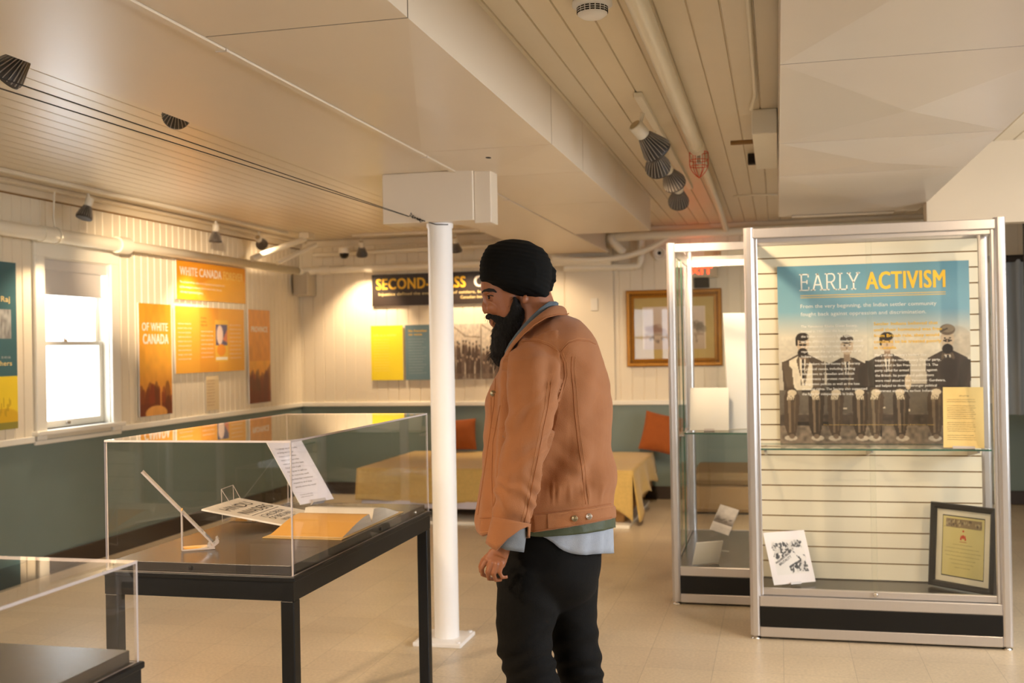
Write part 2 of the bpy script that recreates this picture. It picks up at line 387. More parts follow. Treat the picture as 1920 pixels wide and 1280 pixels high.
structure(MB().bbox((XL+.018, YB-.018, 0), (XR, YB, .12), .005).build('baseboard_back', M_SKIRT))
# window 1 : casing, sash, glass, blind
w1 = structure(thing('window_1', None, None, (XL, 6.215, .955)))
mb = MB()
for a, b in (((6.115, RAIL), (6.215, 2.10)), ((6.945, RAIL), (7.045, 2.10))): mb.bbox((XL, a[0], a[1]), (XL+.024, b[0], b[1]), .004)
mb.bbox((XL, 6.115, 2.10), (XL+.026, 7.045, 2.20), .004); mb.bbox((XL, 6.10, 2.20), (XL+.04, 7.06, 2.222), .004)
mb.box((XL-.12, 6.215, .955), (XL, 6.222, 2.10)); mb.box((XL-.12, 6.938, .955), (XL, 6.945, 2.10)); mb.box((XL-.12, 6.222, 2.093), (XL, 6.938, 2.10))
mb.build('casing', M_TRIM, w1)
MB().bbox((XL-.12, 6.09, RAIL+.03), (XL+.05, 7.07, RAIL+.06), .006).build('window_sill', M_TRIM, w1)
mb = MB(); x0, x1 = XL-.085, XL-.05
for z0, z1, xo in ((.957, 1.545, 0.0), (1.515, 2.09, -.03)):
    a, b = x0+xo, x1+xo
    mb.bbox((a, 6.224, z0), (b, 6.264, z1), .004); mb.bbox((a, 6.896, z0), (b, 6.936, z1), .004)
    mb.bbox((a, 6.264, z0), (b, 6.896, z0+(.05 if z0 < 1 else .03)), .004); mb.bbox((a, 6.264, z1-.03), (b, 6.896, z1), .004)
ws_ = mb.build('window_sash', M_TRIM, w1)
MB().box((XL-.07, 6.262, 1.0), (XL-.067, 6.9, 1.52)).box((XL-.1, 6.262, 1.54), (XL-.097, 6.9, 2.065)).build('window_pane', M_GLASS, ws_)
MB().bbox((XL-.05, 6.47, 1.54), (XL-.03, 6.51, 1.56), .003).tube([(XL-.04, 6.49, 1.56), (XL-.03, 6.47, 1.575)], .006).build('sash_lock', M_CHROME, ws_)
MB().bbox((XL-.05, 6.50, .975), (XL-.035, 6.54, .995), .003).build('sash_lift', M_CHROME, ws_)
mb = MB()
mb.box((XL-.03, 6.235, 1.865), (XL-.027, 6.895, 2.09)); mb.tube([(XL-.03, 6.235, 1.862), (XL-.03, 6.895, 1.862)], .008)
mb.bbox((XL-.05, 6.225, 2.02), (XL-.005, 6.935, 2.092), .006)
bl = mb.build('roller_blind', mat('blind_fabric', (214, 208, 200), .8), w1)

# ------------------------------------------------------------------ ducts and beams overhead (built in, part of the room)
ZD = 2.31
def seam_duct(name, x0, x1, y0, y1, z0, z1, seams, m, label, side='r', cross=0.004):
    """sheet-metal duct: cross-broken bottom panels, standing seam ribs"""
    root = thing(name, label, 'duct', (x0, y0, z0))
    mb = MB(); ys = [y0]+list(seams)+[y1]
    for a, b in zip(ys[:-1], ys[1:]):
        a2, b2 = a+.0035, b-.0035; cx, cyy = (x0+x1)/2, (a+b)/2
        mb.add([(x0, a2, z0), (x1, a2, z0), (x1, b2, z0), (x0, b2, z0), (cx, cyy, z0-cross)], [(1, 0, 4), (2, 1, 4), (3, 2, 4), (0, 3, 4)])
        mb.add([(x0, a2, z0), (x0, b2, z0), (x0, b2, z1), (x0, a2, z1), (x1, a2, z0), (x1, b2, z0), (x1, b2, z1), (x1, a2, z1)],
               [(0, 1, 2, 3), (5, 4, 7, 6), (0, 3, 7, 4), (1, 5, 6, 2)])
    mb.build('duct_panel', m, root)
    for s_ in seams:
        MB().box((x0+.001, s_-.0034, z0+.0015), (x1-.001, s_+.0034, z1)).build('seam', M_DARKGAP, root)
    return root
r1 = seam_duct('ceiling_duct', -1.50, -.918, -1.2, 8.24, ZD, ZC, [.6, 2.67, 4.52, 5.285, 6.45], M_DUCT, 'long white boxed duct right of the beam seam, running to above the man', cross=.012)
MB().tube([(-.905, -1, ZC-.012), (-.905, 3.15, ZC-.012)], .012).build('conduit', M_PIPE, r1)
MB().tube([(-.95, 3.10, ZC-.03), (-.90, 3.16, ZC-.035), (-.87, 3.12, ZC-.02), (-.9, 3.08, ZC-.025)], .004, 6).build('wire_loop', M_DARKGAP, r1)
mb = MB(); mb.ell((-1.25, 4.72, ZD-.004), (.018, .03, .003)); mb.build('bolt_hole', M_DARKGAP, r1)
r2 = thing('ceiling_beam', 'wide flat white boxed beam whose far part rests over the column', 'beam', (-2.13, -1.2, ZD))
MB().box((-2.13, -1.2, ZD+.004), (-1.532, 10.0, ZC-.001)).build('beam_casing', M_DUCT, r2)
mb = MB(); mb.bbox((-1.532, -1.2, ZD-.006), (-1.503, 10.0, ZD+.03), .003); mb.build('joint_strip', M_DUCT, r2)
mb = MB()
for y in (2.79, 4.6, 5.3, 6.1): mb.box((-1.535, y-.004, ZD-.009), (-1.50, y+.004, ZD))
mb.build('joint_clip', M_DUCT2, r2)
# duct on the right
r3 = seam_duct('ceiling_duct', .022, .845, -1.2, 7.0, 2.235, 2.52, [1.2, 3.16, 4.42, 5.3], M_DUCT2, 'broad white sheet-metal duct overhead at the right above the tall showcases', cross=.028)
MB().box((.10, 6.9, 2.225), (.70, 7.0, 2.24)).build('end_flange', M_CHROME, r3)
mb = MB(); mb.ell((.40, 4.85, 2.222), (.03, .012, .004)); mb.build('rivet', M_DUCT2, r3)
hdr = thing('column_header', 'boxed white header block between the white column and the beam', 'beam', (-1.6, 5.15, 2.068))
MB().bbox((-1.885, 5.05, 2.068), (-1.42, 5.22, ZD+.003), .003).build('header_front', M_DUCT, hdr)
MB().bbox((-1.42, 5.07, 2.055), (-1.335, 5.20, ZD-.001), .003).build('header_side', M_DUCT, hdr)

# column
col = thing('support_column', 'round white steel column on a square floor plate beside the man', 'column', (-1.622, 5.15, 0))
mb = MB(); mb.lathe([(.061, .018), (.061, 1.0), (.061, 2.045), (.066, 2.05), (.066, 2.068)], Matrix.Translation((-1.622, 5.15, 0)), 40)
mb.build('shaft', M_WHITE, col)
mb = MB(); mb.bbox((-1.755, 5.01, 0), (-1.51, 5.27, .020), .004); mb.build('base_plate', M_WHITE, col)
for sx, sy in ((-1.73, 5.035), (-1.53, 5.035), (-1.53, 5.245)):
    MB().lathe([(.011, .0), (.011, .008)], Matrix.Translation((sx, sy, .020)), 6).build('bolt', M_WHITE, col)

# ------------------------------------------------------------------ pipes
def pipe_thing(name, label, parts, mt=None, cat='pipe'):
    p0 = parts[0][1][0]; t = thing(name, label, cat, p0)
    for nm, pts, r in parts: MB().tube(pts, r, 14).build(nm, mt or M_PIPE, t)
    return t
def arc(a, b, c, n=6):
    a, b, c = Vector(a), Vector(b), Vector(c)
    return [a*(1-t)**2+b*2*t*(1-t)+c*t*t for t in [i/n for i in range(n+1)]]
pipe_thing('wall_pipe', 'thick cream painted pipe running above the window on the left wall', [
    ('pipe_run', [(-4.60, 2.5, 2.235), (-4.60, 6.98, 2.235)], .047),
    ('coupling', [(-4.60, 6.05, 2.235), (-4.60, 6.18, 2.235)], .053),
    ('coupling', [(-4.60, 6.88, 2.235), (-4.60, 7.02, 2.238)], .060)])
pipe_thing('wall_pipe', 'thinner cream pipe above the orange posters reaching the far left corner', [
    ('pipe_run', [(-4.60, 7.022, 2.24), (-4.60, 9.9, 2.24)]+arc((-4.60, 9.9, 2.24), (-4.60, 10.08, 2.24), (-4.45, 10.08, 2.25))+[(-2.7, 10.08, 2.26), (-1.5, 10.08, 2.235)], .036),
    ('coupling', [(-4.44, 10.08, 2.25), (-4.32, 10.08, 2.25)], .045), ('coupling', [(-3.95, 10.08, 2.252), (-3.87, 10.08, 2.252)], .043)])
pipe_thing('wall_pipe', 'cream pipe high on the back wall just under the ceiling', [
    ('pipe_run', [(-4.50, 10.06, 2.405), (-3.0, 10.06, 2.425), (-1.55, 10.06, 2.43)], .022)])
pipe_thing('wall_pipe', 'cream pipe with an elbow crossing the back wall right of the duct', [
    ('pipe_run', [(-1.50, 10.0, 2.43), (-1.44, 9.98, 2.45), (-.2, 9.98, 2.455), (2.0, 9.98, 2.46)], .040),
    ('elbow', arc((-1.47, 10.0, 2.45), (-1.52, 9.9, 2.44), (-1.38, 10.05, 2.32)), .040)])
pipe_thing('wall_pipe', 'short cream pipe with a drop elbow low on the back wall right of the man', [
    ('pipe_run', [(-1.95, 10.1, 2.19), (-1.28, 10.1, 2.18)], .034), ('elbow', arc((-1.28, 10.1, 2.18), (-1.22, 10.1, 2.18), (-1.22, 10.1, 2.27))+[(-1.22, 10.1, 2.45)], .034)])
pipe_thing('flexible_conduit', 'thin cream conduit curving below the pipes right of the man', [
    ('conduit', arc((-2.05, 10.0, 2.28), (-1.25, 9.98, 2.16), (-.9, 9.98, 2.47), 12), .026)], cat='conduit')
pipe_thing('ceiling_pipe', 'stout cream sprinkler pipe along the ceiling ending above the red cage', [
    ('pipe_run', [(-.392, -1.5, 2.50), (-.400, 5.80, 2.50)], .034), ('end_cap', [(-.400, 5.78, 2.50), (-.400, 5.90, 2.50)], .041)])
pipe_thing('ceiling_pipe', 'slim cream pipe along the ceiling beyond the red cage', [
    ('pipe_run', [(-.402, 5.92, 2.50), (-.42, 8.5, 2.50), (-.43, 9.93, 2.47)], .024)])
pipe_thing('ceiling_conduit', 'thin cream conduit along the ceiling boards beside the white ducts', [
    ('conduit', [(-.06, -1, 2.545), (-.075, 4.9, 2.545), (-.10, 5.2, 2.545)], .009)], cat='conduit')
br_ = thing('corner_brace', 'pair of cream diagonal pipe braces in the far left ceiling corner', 'pipe', (-4.3, 9.7, 2.5))
MB().tube([(-4.30, 9.42, 2.50), (-4.55, 8.85, 2.28)], .028, 12).build('brace_bar', M_PIPE, br_)
MB().tube([(-4.27, 9.62, 2.46), (-4.50, 9.25, 2.27)], .022, 12).build('brace_bar', M_PIPE, br_)
MB().bbox((-4.34, 9.38, 2.50), (-4.24, 9.52, ZC-.001), .004).build('mounting_plate', M_PIPE, br_)
def hanger(y, lab):
    t = thing('pipe_hanger', lab, 'hanger', (-4.60, y, 2.47))
    MB().tube([(-4.60, y, 2.29), (-4.61, y, 2.36), (-4.60, y, ZC-.035)], .006, 8).build('rod', M_PIPE, t)
    mb = MB(); mb.tube([(-4.60+.054*math.cos(a), y, 2.235+.054*math.sin(a)) for a in [2*PI*k/16 for k in range(17)]], .005, 6); mb.build('ring', M_PIPE, t)
hanger(6.20, 'thin cream rod hanger holding the thick pipe near the window')
hanger(4.4, 'thin cream rod hanger on the thick pipe nearest the camera')
# junction boxes by the right duct
jb = thing('junction_box', 'white metal box on the ceiling touching the broad right duct', 'electrical box', (-.09, 5.28, 2.5))
MB().bbox((-.10, 5.28, 2.44), (.018, 6.35, ZC-.001), .004).build('box_body', M_PIPE, jb)
MB().tube([(-.10, 5.8, 2.50), (-.22, 5.8, 2.50)], .012).build('conduit_stub', M_SLATG, jb)
MB().bbox((-.15, 6.5, 2.5), (-.10, 6.56, ZC-.001), .003).build('switch_stub', M_DARKGAP, jb)
mb = MB(); mb.tube([(-.30, 8.3, 2.548), (-.15, 8.25, 2.548), (.02, 8.3, 2.548)], .006); setprops(mb.build('cable', M_PIPE), 'thin white cable stapled across the ceiling boards above the narrow showcase', 'cable')
# smoke detector
sd = thing('smoke_detector', 'round white smoke detector on the ceiling at the top edge', 'smoke detector', (-.561, 3.46, ZC))
Ms = Matrix.Translation((-.561, 3.46, 0))
MB().lathe([(.065, ZC-.001), (.065, ZC-.014), (.050, ZC-.018), (.048, ZC-.042), (.034, ZC-.052), (.012, ZC-.054)], Ms, 36).build('housing', M_WHITE, sd)
mb = MB()
for z in (.022, .029, .036):
    for k in range(18):
        a = 2*PI*k/18; mb.box((-.0065, -.001, -.0018), (.0065, .0018, .0018), 0, Ms @ Matrix.Translation((.0485*math.cos(a), .0485*math.sin(a), ZC-z)) @ Matrix.Rotation(a-PI/2, 4, 'Z'))
mb.build('vent_slots', M_DARKGAP, sd)
# red wire cage lamp
cg = thing('cage_guard', 'small red wire cage around a sprinkler head at the end of the stout pipe', 'cage', (-.395, 5.93, 2.49))
mb = MB(); cx, cyy, zt, zb_ = -.395, 5.93, 2.485, 2.345
def cpt(a, t):
    r = .050*(1-max(0, t-.45)**2*3.2) if t < 1 else 0.0
    return Vector((cx+r*math.cos(a), cyy+r*math.sin(a), zt+(zb_-zt)*t))
for k in range(6):
    a = 2*PI*k/6+.2; mb.tube([cpt(a, t/10) for t in range(10)]+[Vector((cx, cyy, zb_))], .0022, 6)
for t in (0.02, .32, .55): mb.tube([cpt(2*PI*k/20, t) for k in range(21)], .0022, 6)
mb.build('wire_cage', mat('red_wire', (214, 74, 30), .4), cg)
MB().tube([(cx, cyy, 2.5), (cx, cyy, 2.43)], .010).lathe([(.004, 2.43), (.020, 2.425), (.004, 2.42)], Matrix.Translation((cx, cyy, 0)), 14).build('sprinkler_head', M_CHROME, cg)
MB().lathe([(.045, 2.5), (.048, 2.488), (.02, 2.484)], Matrix.Translation((cx, cyy, 0)), 20).build('collar', M_PIPE, cg)
# tension wires
wr = thing('tension_wires', 'pair of thin dark twisted wires stretched from the left to the column top', 'wire', (-1.79, 5.02, 2.10))
MB().tube([(-1.745, 5.04, 2.10), (-1.79, 2.2, 2.114), (-1.80, .6, 2.122)], .0016, 6).build('wire', M_DARKGAP, wr)
MB().tube([(-1.745, 5.04, 2.098), (-1.79, 2.2, 2.088), (-1.80, .6, 2.082)], .0016, 6).build('wire', M_DARKGAP, wr)
mb = MB()
for k in range(5):
    b = Vector((-1.74+.012*k, 5.035, 2.098-.004*k)); mb.tube([b, b+Vector((.012, -.012, .016-.008*k)), b+Vector((.02, -.004, -.012)), b+Vector((.006, -.01, .004))], .002, 6)
mb.tube([(-1.70, 5.03, 2.085), (-1.62, 5.08, 2.058), (-1.56, 5.09, 2.056)], .0025, 6)
mb.build('turnbuckle', M_DARKGAP, wr)

# ------------------------------------------------------------------ track lamps
def make_lamp(name, label, group):
    r = thing(name, label, 'spotlight', group=group)
    mb = MB()                                           # housing along -Z, neck at origin
    mb.lathe([(.018, 0), (.021, -.012), (.030, -.030), (.043, -.058), (.053, -.085), (.0555, -.094), (.055, -.102), (.047, -.102)], None, 30)
    for k in range(22):
        a = 2*PI*k/22; R = Matrix.Rotation(a, 4, 'Z')
        mb.add([R @ Vector(q) for q in ((.020, -.0014, -.008), (.030, -.0014, -.012), (.0565, -.0014, -.078), (.058, -.0014, -.092), (.048, -.0014, -.092), (.020, .0014, -.008), (.030, .0014, -.012), (.0565, .0014, -.078), (.058, .0014, -.092), (.048, .0014, -.092))],
               [(0, 1, 2, 3, 4), (9, 8, 7, 6, 5), (0, 5, 6, 1), (1, 6, 7, 2), (2, 7, 8, 3)], 1)
    rh_ = mb.build('reflector_housing', [mat('lamp_dark_core', (60, 54, 48), .5), M_LAMPD], r, world=False)
    MB().lathe([(.0, -.0955), (.046, -.0965), (.046, -.0985), (.0, -.1005)], None, 24, caps=False).build('lens', M_LENS, rh_, world=False)
    mb = MB(); mb.lathe([(.026, .052), (.028, .048), (.028, .0), (.021, -.010)], None, 24); so_ = mb.build('socket', M_LAMPW, r, world=False)
    mb = MB(); mb.lathe([(.022, .0525), (.022, .0545)], None, 20); mb.build('socket_cap', mat('cap_tan', (190, 170, 130), .5), so_, world=False)
    return r
lampA = make_lamp('track_lamp', '', 'track lamps')
def aim(o, loc, target, s=1.0):
    d = (Vector(target)-Vector(loc)).normalized()
    o.matrix_world = Matrix.Translation(Vector(loc)) @ d.to_track_quat('-Z', 'Y').to_matrix().to_4x4() @ Matrix.Scale(s, 4)
    return d
_first = [True]
def lamp(loc, target, label, power, cone=48, s=1.0, group=None, col=WARM, track_z=ZC, blend=.7):
    if _first[0]: o = lampA; _first[0] = False
    else: o = copy_tree(lampA, None, ('stem', 'lamp_light'))        # every lamp gets its own stem and light below
    if 'group' in o: del o['group']
    o['label'] = label
    if group: o['group'] = group
    d = aim(o, loc, target, s)
    # stem from the ceiling
    inv = o.matrix_world.inverted()
    m = MB(); p0 = Vector(loc)-d*.03*s; p1 = Vector((loc[0], loc[1], track_z-.042))
    m.tube([inv @ q for q in (p0, p0.lerp(p1, .4)+Vector((0, .004, 0)), p1)], .010/s, 10)
    st = m.build('stem', M_LAMPW, o, world=False)
    l = bpy.data.lights.new('lamp_light', 'SPOT'); l.energy = power; l.color = col; l.spot_size = math.radians(cone); l.spot_blend = blend; l.shadow_soft_size = .04
    lo = bpy.data.objects.new('lamp_light', l); C.objects.link(lo); lo.parent = o; lo.location = (0, 0, -.115)
    return o
def track(x0, y0, x1, y1, label):
    v = Vector((x1-x0, y1-y0, 0)); t = thing('lamp_track', label, 'light track', (x0, y0, ZC-.03))
    M = frame_m((x0, y0, ZC-.0125), v, (-v.y, v.x, 0))
    MB().bbox((0, -.018, -.0125), (v.length, .018, .0115), .003, 0, M).build('rail', M_LAMPW, t)
    return t
track(-4.42, 3.0, -4.42, 9.3, 'cream lighting track along the ceiling beside the left wall')
track(-3.95, 9.75, -2.2, 9.75, 'cream lighting track across the ceiling before the back wall')
track(-.575, 4.75, -.575, 7.7, 'cream lighting track on the ceiling between the two ducts')
track(-2.42, .5, -2.42, 4.4, 'cream lighting track hidden behind the wide beam')
P = 1.0
lamp((-2.34, 3.02, 2.42), (-3.9, 2.9, 1.1), 'grey finned spotlight at the upper left edge, its lens showing', 70*P, 60)
lamp((-2.275, 3.82, 2.41), (-4.714, 7.60, 2.0), 'grey finned spotlight below the beam, pointing away to the orange posters', 1150*P, 20, blend=1.0)
lamp((-4.42, 6.30, 2.44), (-4.60, 5.9, 1.2), 'spotlight on the left track above the window', 55*P, 70, .95)
lamp((-4.42, 7.98, 2.44), (-4.5, 8.0, 1.2), 'spotlight on the left track above the orange posters', 60*P, 95, .95)
lamp((-4.45, 8.80, 2.44), (-4.69, 10.1, 1.9), 'spotlight on the left track nearest the far corner', 10*P, 100, .95)
lamp((-3.86, 9.75, 2.44), (-4.0, 10.2, 1.5), 'spotlight on the back track between the dome camera and the column', 72*P, 85, .95)
lamp((-2.92, 9.75, 2.44), (-2.9, 10.2, 1.4), 'dark spotlight on the back track just right of the column', 48*P, 85, .9)
lamp((-2.35, 9.55, 2.47), (-2.0, 10.2, 1.2), 'dark spotlight under the beam above the turban', 36*P, 85, .9)
G = 'finned spotlights on the track between the ducts'
lamp((-.585, 5.00, 2.42), (.35, 6.0, 1.3), 'largest front spotlight of the cluster between the ducts, grey finned', 56*P, 75, 1.2, G)
lamp((-.580, 5.45, 2.40), (-.45, 8.3, .9), 'pale finned spotlight second from the front between the ducts', 100*P, 60, 1.15, G)
lamp((-.578, 6.10, 2.42), (.2, 8.4, .8), 'grey finned spotlight third in the cluster between the ducts', 80*P, 60, 1.15, G)
lamp((-.578, 6.75, 2.40), (-.8, 9.2, .6), 'pale finned spotlight farthest in the cluster between the ducts', 90*P, 65, 1.15, G)
# unseen lamps added behind and beside the camera as general warm fill
lamp((-2.42, 1.4, 2.43), (-2.0, 3.0, .8), 'added unseen fill spotlight over the low glass case near the camera', 115*P, 85)
lamp((-2.42, .6, 2.43), (-1.4, 1.6, .4), 'added unseen fill spotlight nearest the camera, on the hidden track', 115*P, 90)
lamp((1.15, 1.2, 2.40), (-.4, 3.4, 1.1), 'added unseen fill spotlight aimed at the standing man', 8*P, 80)
lamp((1.9, 3.2, 2.40), (.5, 5.4, .9), 'added unseen fill spotlight right of the camera aimed at the wide showcase', 72*P, 80)
lamp((-3.6, 1.6, 2.43), (-1.9, 4.7, 0), 'added unseen fill spotlight left of the camera brightening the floor', 190*P, 62)

# ------------------------------------------------------------------ other fixtures on the back wall
sp = thing('wall_speaker', 'cream box loudspeaker in the far left corner', 'speaker', (-4.60, 10.0, 2.0))
MB().bbox((-4.69, 9.98, 2.0), (-4.53, 10.19, 2.235), .008).build('cabinet', mat('speaker_tan', (196, 184, 160), .6), sp)
MB().bbox((-4.68, 9.972, 2.01), (-4.54, 9.981, 2.225), .004).build('grille', mat('speaker_grille', (184, 172, 150), .8, bump=.6, bscale=500), sp)
dc = thing('dome_camera', 'small black dome camera under the back pipe', 'camera', (-4.08, 9.9, 2.42))
MB().lathe([(.05, 2.44), (.055, 2.40), (.05, 2.39)], Matrix.Translation((-4.08, 9.85, 0)), 20).build('mount', M_LAMPW, dc)
MB().lathe([(.047, 2.389), (.042, 2.36), (.028, 2.342), (.008, 2.336)], Matrix.Translation((-4.08, 9.85, 0)), 20).build('dome', mat('black_dome', (16, 15, 15), .15), dc)
rv = thing('round_vent', 'round cream vent with a dark centre on the back wall right of the man', 'vent', (-1.05, YB, 2.3))
Mv = frame_m((-1.06, YB-.001, 2.305), (1, 0, 0), (0, 0, 1))
MB().lathe([(.068, 0), (.065, .03), (.045, .035), (.038, .01)], Mv, 24).build('ring', M_LAMPW, rv)
MB().lathe([(.036, .009), (.001, .011)], Mv, 20).build('core', M_DARKGAP, rv)
ex = thing('exit_sign', 'lit red EXIT sign on the back wall seen through the narrow showcase', 'exit sign', (-.75, 10.1, 2.1))
MB().bbox((-.86, 10.10, 2.06), (-.52, 10.16, 2.18), .006).build('housing', mat('sign_cream', (206, 190, 160), .5), ex)
mb = MB(); Me = frame_m((-.83, 10.099, 2.09), (1, 0, 0), (0, 0, 1)); text(mb, Me, 'EXIT', 0, 0, .065, .26, 0, .03, z=.001)
mb.build('lettering', mat('red_led', (220, 40, 20), .5, emit=(255, 50, 22), estr=6), ex)
MB().bbox((-.74, 10.10, 1.965), (-.60, 10.15, 2.055), .006).build('battery_box', M_DARKGAP, ex)
l = bpy.data.lights.new('exit_glow', 'AREA'); l.size = .25; l.energy = .2; l.color = (1, .2, .1)
lo = bpy.data.objects.new('exit_glow', l); C.objects.link(lo); lo.parent = ex; lo.matrix_parent_inverse = WM[ex.name].inverted(); lo.location = (-.7, 10.05, 2.25); lo.rotation_euler = (PI*.9, 0, 0)
ou = thing('wall_outlet', 'small cream outlet plate low on the back wall beyond the man', 'outlet', (-1.7, YB, 2.0))
MB().bbox((-1.72, YB-.022, 1.78), (-1.65, YB-.013, 1.90), .003).build('plate', M_LAMPW, ou)
# right bay beyond the bulkhead
rod = thing('dark_curtain', 'grey curtain on a dark rod at the far right behind the wide showcase', 'curtain', (1.9, 9.0, .8))
MB().tube([(1.55, 9.0, 2.06), (3.3, 9.0, 2.06)], .028, 12).build('rod', M_DARKGAP, rod)
mb = MB(); n = 80; g0 = []; g1 = []
for k in range(n+1):
    x = 1.6+1.6*k/n; yy = 9.0+.035*math.sin(k*1.1)+.01*math.sin(k*2.3)
    g0.append((x, yy, 2.05)); g1.append((x+.01*math.sin(k), yy*1.0+.01*math.sin(k*.7), .86))
mb.rings([g0, g1], closed=False, caps=False)
mb.build('curtain_cloth', mat('grey_curtain', (150, 152, 150), .85), rod)
pp = thing('vertical_pipe', 'dark steel post at the far right beside the grey curtain', 'pipe', (1.72, 8.6, 0))
MB().tube([(1.78, 8.55, 0), (1.78, 8.55, ZC-.001)], .03, 12).build('post', mat('dark_steel', (60, 58, 56), .5), pp)

# ------------------------------------------------------------------ wall posters
def frame_left(y0, z0): return frame_m((XL+.008, y0, z0), (0, 1, 0), (0, 0, 1))        # normal +X
def frame_back(x0, z0): return frame_m((x0, YB-.014, z0), (1, 0, 0), (0, 0, 1))        # normal -Y
ORG = (236, 168, 54); ORG2 = (232, 150, 40); BRN = (112, 44, 20)
def forest(p, h0, seed, left=True):
    rng = random.Random(seed)
    p.grad(0, .45, (196, 108, 44), ORG)
    for k in range(26):
        cx = rng.random(); hh = h0*(.55+.5*rng.random()); cx_ = cx if left is None else cx
        p.ell(cx, hh*.45, .07+.05*rng.random(), hh*.55, (120+rng.randint(-20, 20), 50, 22), .75)
    p.rect(0, 0, 1, h0*.35, BRN, .6)
def poster(name, label, M, w, h, paint, t=.012, lettering=None, cat='poster', world=True):
    r = thing(name, label, cat, M.translation)
    paint.sheet('panel', M, w, h, t, M_PRINT, r)
    if lettering:
        mb = MB(); M2 = M @ Matrix.Translation((0, 0, t)); mats = lettering(mb, M2); mb.build('lettering', mats, r)
    return r
# A: OF WHITE CANADA
p = Paint(60, 120, .5); p.rect(0, 0, 1, 1, ORG); p.grad(.5, 1, ORG, (238, 160, 40)); forest(p, .30, 3); p.ell(.5, .02, .35, .07, (226, 160, 80)); p.rect(.62, .06, .66, .26, (226, 150, 70), .7); p.noise(.1, 14)
def la(mb, M):
    text(mb, M, 'OF WHITE', .04, .655, .062, .36, 0, .03); text(mb, M, 'CANADA', .05, .555, .075, .36, 0, .04); return [M_INKW]
poster('poster', 'tall orange poster with white OF WHITE CANADA lettering right of the window', frame_left(7.29, .97), .45, .865, p, lettering=la)
p = Paint(60, 30, 2); p.rect(0, 0, 1, 1, (234, 156, 34)); p.ell(.75, .2, .5, .5, (246, 190, 70), .6); p.noise(.05, 8)
def lb(mb, M):
    text(mb, M, 'WHITE CANADA', .05, .20, .068, .68, 0, .03)
    text(mb, M, 'FOREVER', .76, .20, .068, .36, 1, .03)
    for i, s_ in enumerate(('The exclusion of Asian settlers from the province was a popular cause', 'and the newspapers of the day called for laws to keep it that way,', 'with many in government agreeing.')): text(mb, M, s_, .05, .135-.04*i, .018, None, 0, maxw=1.05)
    return [M_INKW, mat('pale_orange_ink', (246, 206, 110), .5)]
poster('poster', 'wide orange banner reading WHITE CANADA, topmost on the left wall', frame_left(7.83, 1.885), 1.165, .318, p, lettering=lb)
p = Paint(120, 70, 2); p.rect(0, 0, 1, 1, (238, 172, 58)); p.rect(.325, 0, .6, 1, (232, 160, 48)); p.rect(.324, 0, .328, 1, (200, 130, 40)); p.noise(.04, 6)
p.rect(.55, .16, .74, .82, (240, 190, 70)); p.rect(.555, .42, .73, .74, (84, 76, 120)); p.ell(.62, .58, .05, .16, (240, 214, 200)); p.poly([(.66, .5), (.73, .46), (.73, .66)], (212, 120, 90)); p.ell(.64, .34, .07, .1, (240, 150, 40)); p.rect(.555, .18, .73, .23, (240, 232, 214))
def lc(mb, M):
    for i in range(3): text(mb, M, ('A white', 'country,', 'they said')[i], .40, .45-.03*i, .02, None, 1)
    for j, (x, n0) in enumerate(((.04, 9), (.40, 7), (.89, 9))):
        for i in range(n0): text(mb, M, ('settlers were told the land', 'belonged to others and that', 'no more ships should land')[i % 3], x, .40-.036*i-(.06 if j == 1 else 0), .013, None, 0, maxw=.27 if j != 1 else .2)
    return [M_INKW, mat('brown_ink', (150, 84, 40), .6)]
poster('poster', 'large orange panel with a small purple picture, centre of the left wall group', frame_left(7.80, 1.282), 1.155, .548, p, lettering=lc)
p = Paint(50, 100, .5); p.rect(0, 0, 1, 1, (226, 150, 50)); forest(p, .36, 9); p.poly([(.3, 0), (1, 0), (1, .42), (.7, .3)], BRN, .6); p.noise(.12, 14)
def ld(mb, M): text(mb, M, 'PROVINCE', .05, .66, .05, .33, 0, .04); return [M_INKW]
poster('poster', 'tall orange poster with dark tree foot, rightmost on the left wall', frame_left(9.04, .972), .43, .865, p, lettering=ld)
p = Paint(20, 30, .7); p.rect(0, 0, 1, 1, (226, 204, 160))
def le(mb, M):
    for i in range(9): text(mb, M, ('the act of parliament', 'stated that any person', 'arriving by sea must')[i % 3], .02, .25-.026*i, .010, None, 0, maxw=.18)
    return [mat('brown_ink')]
poster('notice_sheet', 'small pale notice under the large orange panel', frame_left(8.28, .955), .22, .293, p, t=.004, lettering=le, cat='notice')
p = Paint(60, 120, .5); p.rect(0, 0, 1, 1, (62, 104, 110)); p.rect(0, 0, 1, .32, (246, 212, 50)); p.noise(.05, 8)
p.ell(.8, .06, .25, .07, (226, 180, 40)); p.rect(0, 0, 1, .045, (150, 140, 60)); p.rect(.2, .54, .92, .72, (160, 160, 155)); p.noise(.5, 40, .2, .54, .92, .72); p.rect(.2, .93, .95, .935, (200, 200, 190))
for k in range(12): p.ell(.55+.03*k, .10+.03*(k % 3), .015, .03, (190, 150, 30), .6)
def lf(mb, M):
    text(mb, M, 'the Raj', .36, .80, .035, .2, 1, .03); text(mb, M, 'of India to others', .12, .40, .03, .45, 1, .03); text(mb, M, 'at sea', .4, .445, .02, .16, 0)
    for z0, n0 in ((.765, 9), (.375, 9)):
        for i in range(n0): text(mb, M, 'ordinary people came and asked only for fair treatment', .10, z0-.016*i-(.0 if z0 > .5 else .0), .010, None, 0, maxw=.44+.03*((i*7) % 3))
    return [mat('grey_ink', (176, 180, 176), .5), mat('cream_ink', (230, 206, 140), .5)]
poster('poster', 'teal and yellow poster cut by the left edge, left of the window', frame_left(5.315, .99), .62, 1.05, p, lettering=lf)
